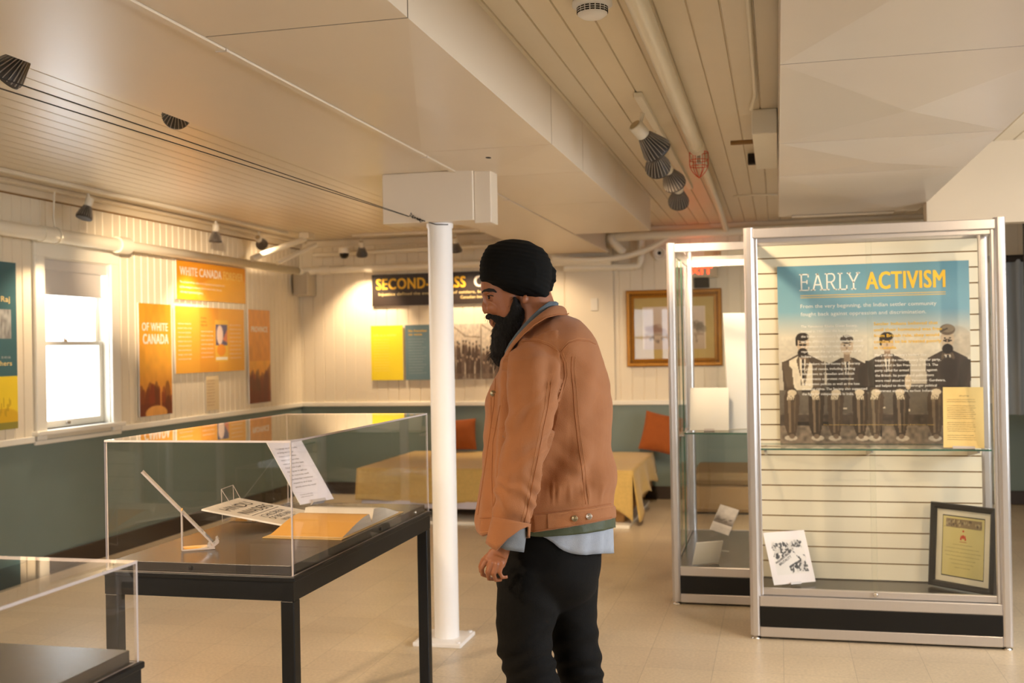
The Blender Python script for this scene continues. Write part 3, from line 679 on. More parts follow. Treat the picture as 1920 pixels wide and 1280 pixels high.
# back wall
p = Paint(40, 12, 5); p.rect(0, 0, 1, 1, (44, 32, 24))
def lg(mb, M):
    text(mb, M, 'SECOND-CLASS', .045, .168, .105, .93, 0, .035); text(mb, M, 'CITIZENS', 1.06, .168, .105, .58, 1, .035)
    text(mb, M, 'Injustice defined the everyday lives of settlers, both Indian and', .07, .105, .028, 1.36, 2, .02)
    text(mb, M, 'Canadian born.', .92, .055, .028, None, 2, .02); return [M_INKY, M_INKW, mat('cream_ink')]
poster('banner', 'long dark banner with yellow SECOND-CLASS lettering on the back wall', frame_back(-3.925, 1.878), 1.72, .315, p, lettering=lg, cat='sign')
p = Paint(24, 40, .6); p.rect(0, 0, 1, 1, (248, 222, 44)); p.noise(.02, 5)
def lh(mb, M):
    text(mb, M, 'Life as a settler', .03, .44, .02, .24, 0, .02)
    for i in range(12): text(mb, M, ('many worked in the mills for', 'lower pay than others and', 'lived together in bunkhouses')[i % 3], .03, .40-.028*i, .010, None, 0, maxw=.27)
    return [mat('pale_yellow_ink', (252, 236, 130), .5)]
poster('poster', 'bright yellow poster on the back wall, left of the column', frame_back(-3.945, 1.141), .337, .544, p, lettering=lh)
p = Paint(24, 40, .6); p.rect(0, 0, 1, 1, (98, 124, 132)); p.noise(.04, 5)
def li(mb, M):
    text(mb, M, 'No franchise', .035, .475, .022, .19, 0, .02); text(mb, M, 'to vote', .035, .44, .022, .14, 0, .02)
    for i in range(13): text(mb, M, ('the vote was removed from all', 'people of Indian descent by', 'the province of the time')[i % 3], .035, .40-.028*i, .010, None, 1, maxw=.28)
    return [M_INKY, mat('grey_ink')]
poster('poster', 'grey blue poster on the back wall, partly behind the column', frame_back(-3.584, 1.141), .337, .544, p, lettering=li)
def crowd(p, seed, base=(200, 184, 160), dark=(96, 76, 58), hmax=.62):
    rng = random.Random(seed); p.rect(0, 0, 1, 1, base); p.grad(.5, 1, base, (214, 202, 182)); p.poly([(0, .97), (.45, .76), (1, .74), (1, .77), (.5, .79), (0, 1)], (150, 132, 110), .8)
    for row in range(2):
        for k in range(9):
            cx = (k+.5)/9+rng.uniform(-.03, .03); top = hmax-.22*row*1.0+rng.uniform(-.06, .05); d = rng.randint(-22, 22)
            p.ell(cx, top-.20, .065, .22, (dark[0]+d, dark[1]+d, dark[2]+d)); p.ell(cx, top, .028, .04, (170, 146, 120)); p.ell(cx, top+.03, .03, .025, (70, 56, 44))
    p.rect(0, 0, 1, .10, (120, 100, 80), .6); p.noise(.25, 26)
p = Paint(60, 100, .6); crowd(p, 5)
poster('photo_print', 'sepia group photograph on the back wall between the column and the beard', frame_back(-3.10, 1.143), .29, .54, p, cat='photograph')
p = Paint(60, 100, .6); crowd(p, 11, hmax=.5)
poster('photo_print', 'sepia photograph half hidden behind the beard on the back wall', frame_back(-2.80, 1.143), .36, .54, p, cat='photograph')
# gilt picture
fr = thing('framed_painting', 'gilt framed landscape print on the back wall beside the narrow showcase', 'picture', (-.94, YB, 1.24))
M_GOLD = mat('gilt_frame', (178, 122, 38), .45, metal=.35, var=.2, vscale=30, bump=.5, bscale=80)
Mf = frame_back(-1.378, 1.243)
def picture_frame(mb, M, w, h, prof, mi=0):
    n = len(prof); cs = [(0, 0, 1, 1), (w, 0, -1, 1), (w, h, -1, -1), (0, h, 1, -1)]; vs = []; fs = []
    for x, y, sx, sy in cs:
        for d, z in prof: vs.append(M @ Vector((x+sx*d, y+sy*d, z)))
    for c in range(4):
        for i in range(n-1):
            a = c*n+i; b = ((c+1) % 4)*n+i; fs.append((a, b, b+1, a+1))
    mb.add(vs, fs, mi)
mb = MB(); picture_frame(mb, Mf, .885, .715, [(0, 0), (0, .03), (.012, .042), (.028, .038), (.050, .020), (.064, .026), (.072, .018), (.072, .005)])
fm_ = mb.build('frame_moulding', M_GOLD, fr)
mb = MB()
for side in range(4):
    L_ = (.885, .715)[side % 2]; k = int(L_/.022)
    for i in range(k):
        t = (i+.5)*L_/k; x, y = ((t, .042), (.885-.042, t), (t, .715-.042), (.042, t))[side]
        if .03 < x < .855 and .03 < y < .685: mb.ell(Mf @ Vector((x, y, .030)), (.008, .006, .008), None, 8, 6)
mb.build('carved_beading', mat('dark_gilt', (120, 78, 26), .5, metal=.3), fm_, kind='stuff')
p = Paint(90, 72, 1.2); p.rect(0, 0, 1, 1, (188, 158, 86)); p.rect(.108, .135, .89, .865, (226, 206, 178))
p.rect(.12, .15, .88, .85, (206, 186, 164)); p.grad(.15, .85, (186, 160, 134), (220, 200, 184)); 
p.a[(p.U < .12) | (p.U > .88)] = np.array(lin((188, 158, 86))); p.a[((p.U > .108) & (p.U < .12)) | ((p.U > .88) & (p.U < .892))] = np.array(lin((226, 206, 178)))
p.a[(p.V > .85) | (p.V < .15) | (p.U < .108) | (p.U > .892)] = np.array(lin((188, 158, 86)))
for k in range(16): p.ell(.17+.20*random.random(), .44+.10*random.random(), .05, .04, (150, 112, 96), .5); p.ell(.68+.19*random.random(), .46+.12*random.random(), .04, .06, (110, 96, 80), .5)
for k in range(24): p.ell(.2+.6*random.random(), .26+.14*random.random(), .012, .035, (96, 76, 66), .6)
p.rect(.13, .38, .87, .41, (150, 124, 104), .6)
p.sheet('print_and_mount', Mf @ Matrix.Translation((.07, .07, .004)), .745, .575, .004, M_MATPRINT, fr)
MB().box((0.07, .07, .012), (.815, .645, .014), 0, Mf).build('glazing', M_GLASS, fr)

# ------------------------------------------------------------------ bed with cloth and cushions
bed = thing('day_bed', 'low wooden day bed at the back wall under a gold cloth', 'bed', (-2.3, 9.2, 0))
M_WOOD = mat('warm_wood', (168, 122, 62), .5, var=.15, vdir=(1, 8, 8), bump=.2)
BX0, BX1, BY0, BY1, BZ = -3.46, -1.16, 8.60, 10.12, .435
MB().bbox((BX0, BY0+.02, .11), (BX1, BY1, BZ-.004), .01).build('bed_box', M_WOOD, bed)
for sx in (BX0+.06, BX1-.13):
    for sy in (BY0+.05, BY1-.12): MB().bbox((sx, sy, .03), (sx+.07, sy+.07, .11), .006).build('leg', M_WOOD, bed)
MB().bbox((BX0+.02, BY0-.02, .12), (BX1-.26, BY0+.02, .18), .006).build('side_sheet', mat('lavender_sheet', (206, 198, 206), .8), bed)
setprops(MB().bbox((-3.6, 8.50, 0), (-1.16, 9.9, .028), .005).build('floor_platform', M_TRIM), 'thin white board platform on the floor under the day bed', 'platform')
mb = MB(); nx, ny = 70, 30
def fold(x, d): return .018*math.sin(x*9+1)+.010*math.sin(x*23)
rows = []
for j in range(14):                                     # front skirt, bottom to top
    t = j/13
    row = []
    for i in range(nx+1):
        x = BX0-.02+(BX1-BX0+.04)*i/nx; bot = .175+.012*math.sin(x*5)-(.14*max(0, (x-BX1+.18)/.2)**1.5 if x > BX1-.18 else 0)
        z = bot+(BZ+.012-bot)*t; y = BY0-.008-(1-t)*(.025+fold(x, t))
        row.append((x, y, z))
    rows.append(row)
for j in range(1, ny+1):
    row = []
    for i in range(nx+1):
        x = BX0-.02+(BX1-BX0+.04)*i/nx; row.append((x, BY0-.008+(BY1-BY0)*j/ny, BZ+.012+.004*noise.noise(Vector((x*4, j*.4, 0)))))
    rows.append(row)
mb.rings(rows, closed=False, caps=False)
rs2 = []                                                # right side skirt
for j in range(12):
    t = j/11; row = []
    for i in range(31):
        s_ = i/30; y = BY0-.008+(BY1-BY0)*s_; bot = .16+.10*s_+.02*math.sin(s_*22)
        if s_ < .25: bot -= .16*(1-s_/.25)
        bot = max(.04, bot)
        row.append((BX1+.02+(1-t)*(.05+.025*math.sin(s_*18)), y, bot+(BZ+.012-bot)*t))
    rs2.append(row)
mb.rings(rs2, closed=False, caps=False)
cl = mb.build('bed_cloth', mat('gold_woven_cloth', (204, 170, 96), .85, var=.18, vscale=40, bump=.5, bscale=220, sheen=.2))
setprops(cl, 'gold patterned cloth draped over the low day bed', 'cloth')
sm = cl.modifiers.new('s', 'SOLIDIFY'); sm.thickness = .004
M_CUSH = mat('orange_cushion_velvet', (152, 76, 14), .85, var=.15, vscale=18, bump=.4, bscale=120, sheen=.1)
def cushion(label, c, w, h, d, rot, lean):
    mb = MB(); M = Matrix.Translation(c) @ Matrix.Rotation(lean, 4, 'X') @ Matrix.Rotation(rot, 4, 'Y')
    n = 26
    for sgn in (1, -1):
        rows = []
        for j in range(n+1):
            row = []
            for i in range(n+1):
                a = i/n*2-1; b = j/n*2-1
                t = max(0, (1-abs(a)**2.6)*(1-abs(b)**2.6))**.55
                pin = 1-.05*(1-abs(a)**2)*(abs(b)**3); pin2 = 1-.05*(1-abs(b)**2)*(abs(a)**3)
                row.append(M @ Vector((a*w/2*pin2, sgn*(d/2*t+.002)+.006*noise.noise(Vector((a*2, b*2, c[0]))), b*h/2*pin)))
            rows.append(row)
        mb.rings(rows if sgn < 0 else [r[::-1] for r in rows], closed=False, caps=False)
    o = mb.build('cushion', M_CUSH); setprops(o, label, 'cushion', 'orange cushions on the day bed'); return o
cushion('orange velvet cushion leaning tilted at the right end of the day bed', (-1.045, 9.98, .63), .37, .36, .13, math.radians(12), math.radians(-10))
cushion('orange velvet cushion behind the column on the day bed', (-3.03, 10.0, .612), .42, .30, .13, math.radians(-3), math.radians(-8))
bx_ = thing('low_stool', 'long low stool with tan cloth and cushion, seen through the narrow showcase', 'stool', (-.45, 9.5, 0))
MB().bbox((-.78, 9.3, .02), (.6, 10.1, .26), .03).build('stool_body', mat('tan_cloth', (150, 122, 84), .8), bx_)
MB().bbox((-.74, 9.25, .26), (.58, 10.12, .36), .04).build('stool_cushion', mat('striped_tan_cloth', (132, 110, 76), .8, var=.3, vdir=(1, 1, 20), vscale=3), bx_)

# ------------------------------------------------------------------ table showcases with acrylic covers
def acrylic_box(x0, y0, z0, x1, y1, z1, t=.006):
    mb = MB()
    def pan(a, b, thin):
        x0_, y0_, z0_ = a; x1_, y1_, z1_ = b
        vs = [(x0_, y0_, z0_), (x1_, y0_, z0_), (x1_, y1_, z0_), (x0_, y1_, z0_), (x0_, y0_, z1_), (x1_, y0_, z1_), (x1_, y1_, z1_), (x0_, y1_, z1_)]
        F = {'z': [(0, 3, 2, 1), (4, 5, 6, 7)], 'y': [(0, 1, 5, 4), (2, 3, 7, 6)], 'x': [(1, 2, 6, 5), (3, 0, 4, 7)]}
        for k, fs in F.items(): mb.add(vs, fs, 0 if k == thin else 1)
    pan((x0, y0, z0), (x1, y0+t, z1-t), 'y'); pan((x0, y1-t, z0), (x1, y1, z1-t), 'y')
    pan((x0, y0+t, z0), (x0+t, y1-t, z1-t), 'x'); pan((x1-t, y0+t, z0), (x1, y1-t, z1-t), 'x')
    pan((x0, y0, z1-t), (x1, y1, z1), 'z')
    return mb
def table_case(label, cover_label, x0, y0, x1, y1, zt, ztop, deck_h=.028):
    t = thing('display_table', label, 'table', ((x0+x1)/2, (y0+y1)/2, 0))
    MB().bbox((x0-.006, y0-.006, zt-.014), (x1+.006, y1+.006, zt), .002).build('rim', M_BLACK, t)
    mb = MB(); a = .058; w = .022
    mb.box((x0, y0, zt-a-.012), (x1, y0+w, zt-.014)); mb.box((x0, y1-w, zt-a-.012), (x1, y1, zt-.014)); mb.box((x0, y0+w, zt-a-.012), (x0+w, y1-w, zt-.014)); mb.box((x1-w, y0+w, zt-a-.012), (x1, y1-w, zt-.014))
    mb.build('apron', M_BLACK, t)
    for lx in (x0, x1-.042):
        for ly in (y0, y1-.042): MB().bbox((lx, ly, 0), (lx+.042, ly+.042, zt-a-.012), .003).build('leg', M_BLACK, t)
    MB().bbox((x0+.016, y0+.016, zt), (x1-.016, y1-.016, zt+deck_h), .0015).build('deck', M_DECK, t)
    acrylic = setprops(acrylic_box(x0+.003, y0+.003, zt+.0005, x1-.003, y1-.003, ztop).build('acrylic_cover', [M_PLEXI, M_PLEXIEDGE]), cover_label, 'display cover')
    return t
TX1, TY0, TX0, TY1 = -1.3635, 2.873, -1.979, 4.130
t1 = table_case('black steel display table left of the man', 'clear acrylic cover standing on the black display table beside the man', TX0, TY0, TX1, TY1, .80, 1.1916)
for x, y, n_ in ((-1.70, TY0+.016, (0, -1, 0)), (TX1-.016, 3.62, (1, 0, 0)), (TX1-.016, 4.0, (1, 0, 0))):
    nn = Vector(n_); M = frame_m(Vector((x, y, .813)), nn.cross(Vector((0, 0, 1))), (0, 0, 1))
    if (M.to_3x3() @ Vector((0, 0, 1))).dot(nn) < 0: M = M @ Matrix.Rotation(PI, 4, 'X')
    MB().lathe([(.007, 0), (.006, .004), (.003, .0045)], M, 12).build('screw', M_CHROME if y > 3.9 else M_BLACK, t1)
ZT = .8285
t2 = table_case('black steel display table at the lower left corner nearest the camera', 'low clear acrylic cover at the lower left corner nearest the camera', -2.0, .80, -1.318, 2.035, .80, 1.014)
M_BOOKC = mat('tan_book_cover', (150, 118, 84), .6)
cb = thing('closed_book', 'tan closed book inside the acrylic case nearest the camera', 'book', (-1.6, 1.78, ZT))
MB().bbox((-1.84, 1.60, ZT+.0005), (-1.535, 1.795, ZT+.004), .001).bbox((-1.84, 1.60, ZT+.020), (-1.535, 1.795, ZT+.024), .001).build('cover', M_BOOKC, cb)
MB().box((-1.835, 1.605, ZT+.004), (-1.54, 1.79, ZT+.020)).build('pages', M_PAPER, cb)

# acrylic easel
M_CLEAR = glass_mat('clear_stand', (.97, .97, .97), 1.5)
def side_easel(label, loc, rz, s=1.0):
    t = thing('acrylic_easel', label, 'stand', loc, rz)
    # side profile in x (toward viewer right = front), z ; width along y
    def strip(pts, wd, th=.005):
        mb = MB(); off = []
        for k in range(len(pts)-1):
            a = Vector((pts[k][0], 0, pts[k][1]))*s; b = Vector((pts[k+1][0], 0, pts[k+1][1]))*s
            d = (b-a).normalized(); nrm = Vector((-d.z, 0, d.x))*th/2*s
            vs = [a-nrm, b-nrm, b+nrm, a+nrm]; wv = Vector((0, wd/2*s, 0))
            v8 = [q-wv for q in vs]+[q+wv for q in vs]
            mb.add(v8, [(0, 1, 2, 3), (7, 6, 5, 4)], 1); mb.add(v8, [(0, 4, 5, 1), (1, 5, 6, 2), (2, 6, 7, 3), (3, 7, 4, 0)], 0)
        return mb
    strip([(0, .003), (0, .127)], .06).build('back_leg', [M_CLEAR, M_PLEXIEDGE], t, world=False)
    strip([(0, .0028), (.100, .004)], .06).build('foot', [M_CLEAR, M_PLEXIEDGE], t, world=False)
    strip([(.092, .018), (-.117, .253)], .05, .006).build('rest', [M_CLEAR, M_PLEXIEDGE], t, world=False)
    strip([(.078, .014), (.090, .006), (.110, .022), (.104, .032)], .05, .008).build('lip', [M_CLEAR, M_PLEXIEDGE], t, world=False)
    return t
side_easel('empty clear acrylic easel standing alone at the left in the acrylic case', (-1.838, 3.075, ZT), .50)
def plate_on(M, w, h, t): pass
# paper on small easel (far)
def upright_sheet(name, label, cat, M, w, h, t, paint, easel_w=.08, lettering=None, edge=(238, 236, 232), front_lip=True, prot=.05, zfloor=None):
    """sheet in plane of M (origin bottom-left, z towards the reader) held by a clear easel"""
    r = thing(name, label, cat, M.translation)
    paint.sheet('sheet', M, w, h, t, M_MATPRINT, r, edge=edge)
    if lettering:
        mb = MB(); mats = lettering(mb, M @ Matrix.Translation((0, 0, t))); mb.build('lettering', mats, r)
    return r
def sheet_easel(label, M, w, h, zf, ew=.07, lip=.02, tt=.003):
    """clear easel behind a leaning sheet: back rest, lip, rear strut down to zf"""
    t = thing('acrylic_easel', label, 'stand', M.translation)
    mb = MB(); c = w/2
    mb.box((c-ew/2, -.002, -.0045), (c+ew/2, h*.6, -.0005), 0, M)
    mb.build('rest', [M_CLEAR], t)
    mb = MB(); mb.box((c-ew/2, -.006, -.0045), (c+ew/2, -.0025, lip), 0, M); mb.box((c-ew/2, -.006, lip), (c+ew/2, .006, lip+.003), 0, M)
    mb.build('lip', [M_PLEXIEDGE], t)
    top = M @ Vector((c, h*.6, -.004)); ux = (M.to_3x3() @ Vector((1, 0, 0)))*ew/2
    b = M @ Vector((c, 0, -.004)); back = M.to_3x3() @ Vector((0, 0, -1)); back.z = 0; back.normalize()
    ft = Vector((top.x, top.y, zf))+back*.01
    mb = MB(); th = back*.003
    mb.add([top-ux, top+ux, ft+ux, ft-ux, top-ux+th, top+ux+th, ft+ux+th, ft-ux+th], [(0, 1, 2, 3), (7, 6, 5, 4), (0, 4, 5, 1), (1, 5, 6, 2), (2, 6, 7, 3), (3, 7, 4, 0)])
    mb.build('strut', [M_CLEAR], t)
    return t
def leaning(bl, br, h_dir, zf=None):
    return frame_m(bl, Vector(br)-Vector(bl), h_dir)
def at(x, y, axis='y', val=0.0):                        # the point where the sight line of a photo pixel meets a plane of the room
    d = FW*FPX+RT*(x-960)+UP*(640-y); o = Vector((0, 0, EYE)); k = 'xyz'.index(axis)
    return o+d*((val-o[k])/d[k])
# tall white page with printed quotation
Bl = Vector((-1.839, 3.946, .842)); Br = Vector((-1.771, 4.118, .842)); ud = (Br-Bl).normalized(); bk = Vector((-ud.y, ud.x, 0))
Mq = frame_m(Bl, ud, bk*.62+Vector((0, 0, 1))*.785)
p = Paint(8, 12, .7); p.rect(0, 0, 1, 1, (242, 234, 238))
def lq(mb, M):
    T = ['"I challenge any other being', 'to bring out a single', 'instance in the whole', 'history of these Indian', 'races who have first been', 'Canadian for it and', 'anything but to uplift the', 'other races in the world', 'less than their contribution', 'imposed on all of these', 'peoples across the world."']
    for i, s_ in enumerate(T): text(mb, M, s_, .022, .262-.0185*i, .0075, None, 0, maxw=.15)
    text(mb, M, 'Taraknath speech to the', .022, .040, .005, None, 0); text(mb, M, 'public, Vancouver 1913', .022, .030, .005, None, 0)
    return [mat('grey_text_ink', (120, 104, 104), .6)]
upright_sheet('printed_page', 'white page with a printed quotation leaning in the acrylic case', 'page', Mq, .185, .305, .003, p, lettering=lq)
sheet_easel('clear easel holding the white quotation page in the acrylic case', Mq, .185, .305, ZT, .07, .014)
# HINDU INVADERS board on a small clear easel
O = Vector((-2.005, 3.50, .878)); U = Vector((-.02, 1, .0)); V = Vector((-1, -.02, .16))
Mb = frame_m(Vector((-1.675, 3.475, .838)), U, V)
p = Paint(40, 40, 1); p.rect(0, 0, 1, 1, (232, 222, 208)); p.noise(.03, 6)
def lhb(mb, M):
    text(mb, M, 'HINDU', .045, .235, .048, .19, 0, .0); text(mb, M, 'INVADERS', .045, .165, .048, .21, 0, .0)
    mb.add([M @ Vector(q) for q in ((.04, .148, .0006), (.26, .148, .0006), (.26, .151, .0006), (.04, .151, .0006))], [(0, 1, 2, 3)], 0)
    text(mb, M, '(CHILDREN', .055, .105, .028, .17, 0); text(mb, M, 'OF BRITAIN)', .055, .068, .028, .17, 0); text(mb, M, 'NOW HERE', .075, .035, .020, .12, 0)
    return [M_INK]
hb = thing('headline_board', 'white board with dark HINDU INVADERS headline lying tilted in the acrylic case', 'board', Mb.translation)
p.sheet('board', Mb, .285, .325, .006, M_MATPRINT, hb)
mb = MB(); lhb(mb, Mb @ Matrix.Translation((0, 0, .006))); mb.build('lettering', [M_INK], hb)
e2 = thing('acrylic_easel', 'clear acrylic easel behind the headline board', 'stand', (-2.0, 3.66, ZT))
mb = MB()
b0, b1 = at(417, 975, 'x', -1.985), at(440, 970, 'x', -1.985); t0, t1_ = at(415, 917, 'x', -1.985), at(437, 909, 'x', -1.985)
b0.z = b1.z = ZT; th = Vector((.003, 0, 0))
mb.add([b0, b1, t1_, t0], [(0, 1, 2, 3)], 0)
for a, b in ((b0, t0), (b1, t1_), (t0, t1_)): mb.tube([a, b], .0012, 6, 1)
f0, f1 = at(447, 968, 'x', -1.93), at(465, 960, 'x', -1.93)
mb.add([t0, t1_, f1, f0], [(0, 1, 2, 3)], 0)
for a, b in ((t0, f0), (t1_, f1)): mb.tube([a, b], .0012, 6, 1)
mb.build('easel_body', [M_CLEAR, M_PLEXIEDGE], e2)
MB().box((-1.985, 3.60, ZT), (-1.86, 3.74, ZT+.004)).build('foot', [M_CLEAR], e2)
# open book
ob_ = thing('open_book', 'thick open book with a yellowed left page in the acrylic case', 'book', (-1.55, 3.62, ZT))
def pagecurve(y0, ys, h, n=12):
    return [(ys+(y0-ys)*(i/n), ZT+.004+h*(1-(abs(2*(i/n)-.45)/1.55)**2)*(1-.55*(i/n)**1.2) if i else ZT+.010) for i in range(n+1)]
for nm, y_end, ys, hh, m_ in (('left_pages', 3.335, 3.60, .042, mat('yellowed_page', (226, 170, 84), .55)), ('right_pages', 3.885, 3.60, .054, mat('old_white_page', (226, 218, 206), .6))):
    c = pagecurve(y_end, ys, hh); xa, xb = -1.668, -1.405
    mb = MB(); top = [[(xa, y, z) for y, z in c], [(xb, y, z) for y, z in c]]
    if y_end > ys: top = top[::-1]
    mb.rings(top, closed=False, caps=False)
    for xx in (xa, xb):
        mb.add([(xx, y, z) for y, z in c]+[(xx, c[-1][0], ZT+.003), (xx, c[0][0], ZT+.003)], [tuple(range(len(c)+2)) if (xx == xa) != (y_end > ys) else tuple(range(len(c)+1, -1, -1))], 1)
    mb.add([(xa, c[-1][0], ZT+.003), (xb, c[-1][0], ZT+.003), (xb, c[-1][0], c[-1][1]), (xa, c[-1][0], c[-1][1])], [(0, 1, 2, 3)], 1)
    mb.build(nm, [m_, mat('page_block', (206, 194, 176), .7, var=.25, vdir=(1, 1, 120), vscale=4)], ob_)
MB().box((-1.678, 3.305, ZT+.0003), (-1.395, 3.905, ZT+.003)).build('cover', mat('book_cover_buff', (214, 176, 110), .6), ob_)

# ------------------------------------------------------------------ tall aluminium showcases
def showcase(label, x0, y0, w, d, H, slat, extra_mid=False):
    t = thing('tall_showcase', label, 'showcase', (x0+w/2, y0+d/2, 0)); x1, y1 = x0+w, y0+d; R = .027
    for px_, py_, nm in ((x0+R, y0+R, 'post'), (x1-R, y0+R, 'post'), (x0+R, y1-R, 'post'), (x1-R, y1-R, 'post')):
        mb = MB(); pts = []
        for k in range(16):
            a = 2*PI*k/16; r = R*(1 if k % 4 else .93); pts.append((r*math.cos(a), r*math.sin(a)))
        mb.rings([[Vector((px_+a, py_+b, z)) for a, b in pts] for z in (.018, H)], smooth=False)
        po = mb.build(nm, M_ALU, t)
        MB().lathe([(.022, 0), (.024, .004), (.010, .008), (.010, .018)], Matrix.Translation((px_, py_, 0)), 16).build('levelling_foot', M_CHROME, po)
    def rail(z0, z1, nm, th=.022, mi=M_ALU):
        mb = MB(); a = 2*R-.006
        mb.bbox((x0+a, y0+.004, z0), (x1-a, y0+.004+th, z1), .003); mb.bbox((x0+a, y1-.004-th, z0), (x1-a, y1-.004, z1), .003)
        mb.bbox((x0+.004, y0+a, z0), (x0+.004+th, y1-a, z1), .003); mb.bbox((x1-.004-th, y0+a, z0), (x1-.004, y1-a, z1), .003)
        return mb.build(nm, mi, t)
    rail(.014, .062, 'bottom_rail'); rail(.162, .212, 'deck_rail'); rail(H-.052, H-.006, 'top_rail')
    rail(.062, .162, 'kick_panel', .012, M_BLACK)
    MB().bbox((x0+.03, y0+.03, .185), (x1-.03, y1-.03, .209), .002).build('deck', M_DECK, t)
    mb = MB()
    for xx in (x0+.018, x1-.020): mb.box((xx-.003, y0+.05, .212), (xx+.003, y1-.05, H-.052))
    mb.build('side_glass', M_GLASS, t)
    MB().box((x0+.03, y0+.03, H-.016), (x1-.03, y1-.03, H-.010)).build('top_glass', M_GLASS, t)
    return t, x1, y1, R
CX, CY, CW, CD, CH = -.1555, 5.4228, 1.1962, .50, 2.0124
c1, cx1, cy1, R = showcase('wide tall aluminium showcase holding the EARLY ACTIVISM panel', CX, CY, CW, CD, CH, True)
# slatwall back
mb = MB(); sx0, sx1 = CX+.05, cx1-.05; sy = cy1-.045; z = .215; zs = [.215]
first = 1.890-.0795*21
zz = 1.892; grooves = []
while zz > .25: grooves.append(zz); zz -= .0797
grooves = sorted(grooves); lastz = .214
for g in grooves:
    mb.box((sx0, sy, lastz), (sx1, sy+.018, g-.0035)); mb.box((sx0, sy+.010, g-.0035), (sx1, sy+.018, g+.0035), 1); lastz = g+.0035
mb.box((sx0, sy, lastz), (sx1, sy+.018, CH-.055))
mb.build('slatwall_back', [M_SLAT, M_SLATG], c1)
# door tracks, sliding glass doors, lock
mb = MB(); mb.bbox((CX+.05, CY+.028, .212), (cx1-.05, CY+.052, .246), .003); mb.bbox((CX+.05, CY+.028, CH-.075), (cx1-.05, CY+.050, CH-.052), .003)
mb.bbox((CX+.05, CY+.02, .212), (CX+.066, CY+.05, CH-.052), .003); mb.bbox((cx1-.066, CY+.02, .212), (cx1-.05, CY+.05, CH-.052), .003)
mb.build('door_track', M_ALU, c1)
seamx = at(1633, 700, 'y', CY+.035).x
for nm, a, b, yy in (('sliding_glass_door', CX+.052, seamx+.012, CY+.033), ('sliding_glass_door', seamx-.012, cx1-.052, CY+.043)):
    mb = MB(); vs = [(a, yy-.0025, .23), (b, yy-.0025, .23), (b, yy+.0025, .23), (a, yy+.0025, .23), (a, yy-.0025, CH-.06), (b, yy-.0025, CH-.06), (b, yy+.0025, CH-.06), (a, yy+.0025, CH-.06)]
    mb.add(vs, [(0, 1, 5, 4), (2, 3, 7, 6)], 0); mb.add(vs, [(1, 2, 6, 5), (3, 0, 4, 7)], 1)
    gd_ = mb.build(nm, [M_GLASS, mat('clear_glass_edge', (180, 200, 186), .2)], c1)
MB().lathe([(.011, 0), (.011, .016), (.007, .019)], frame_m((seamx, CY+.026, .235), (1, 0, 0), (0, 0, 1)), 16).build('lock', M_CHROME, gd_)
# glass shelf with brackets
SHZ = .918
mb = MB(); vs = [(CX+.055, sy-.30, SHZ-.008), (cx1-.055, sy-.30, SHZ-.008), (cx1-.055, sy-.002, SHZ-.008), (CX+.055, sy-.002, SHZ-.008), (CX+.055, sy-.30, SHZ), (cx1-.055, sy-.30, SHZ), (cx1-.055, sy-.002, SHZ), (CX+.055, sy-.002, SHZ)]
mb.add(vs, [(0, 3, 2, 1), (4, 5, 6, 7)], 0); mb.add(vs, [(0, 1, 5, 4), (1, 2, 6, 5), (2, 3, 7, 6), (3, 0, 4, 7)], 1)
gs_ = mb.build('glass_shelf', [M_GLASS, M_GLASSEDGE], c1)
for xx in (CX+.085, (CX+cx1)/2, cx1-.11):
    mb = MB(); mb.add([(xx-.006, sy, SHZ-.062), (xx-.006, sy, SHZ-.009), (xx-.006, sy-.28, SHZ-.009), (xx-.006, sy-.28, SHZ-.02), (xx+.006, sy, SHZ-.062), (xx+.006, sy, SHZ-.009), (xx+.006, sy-.28, SHZ-.009), (xx+.006, sy-.28, SHZ-.02)],
        [(0, 3, 2, 1), (4, 5, 6, 7), (0, 1, 5, 4), (1, 2, 6, 5), (2, 3, 7, 6), (3, 0, 4, 7)]); mb.build('shelf_bracket', M_ALU, gs_)
# EARLY ACTIVISM panel
PY = sy-.010; PX0, PX1, PZ0, PZ1 = .005, .945, SHZ+.001, 1.846
PW, PH = PX1-PX0, PZ1-PZ0
Mp = frame_m((PX0, PY, PZ0), (1, 0, 0), (0, 0, 1))
p = Paint(250, 230, PW/PH)
p.rect(0, 0, 1, 1, (112, 158, 172)); p.grad(.60, .74, (212, 200, 176), (124, 166, 178)); p.grad(.74, 1.0, (124, 166, 178), (92, 140, 156)); p.grad(.0, .60, (150, 130, 106), (212, 200, 176))
n_ = p.noise(.06, 30, 0, 0, 1, .62)
DK = (44, 34, 26); MD = (92, 74, 56); LT = (206, 188, 160); SKN = (196, 170, 138); COAT = (64, 52, 42)
p.rect(0, 0, 1, .16, (120, 104, 86)); p.noise(.55, 60, 0, 0, 1, .17); p.rect(0, .10, 1, .30, (60, 48, 38), .75)
p.ell(.93, .55, .09, .10, (170, 150, 124), .5); p.noise(.12, 40, .82, .35, 1, .64)
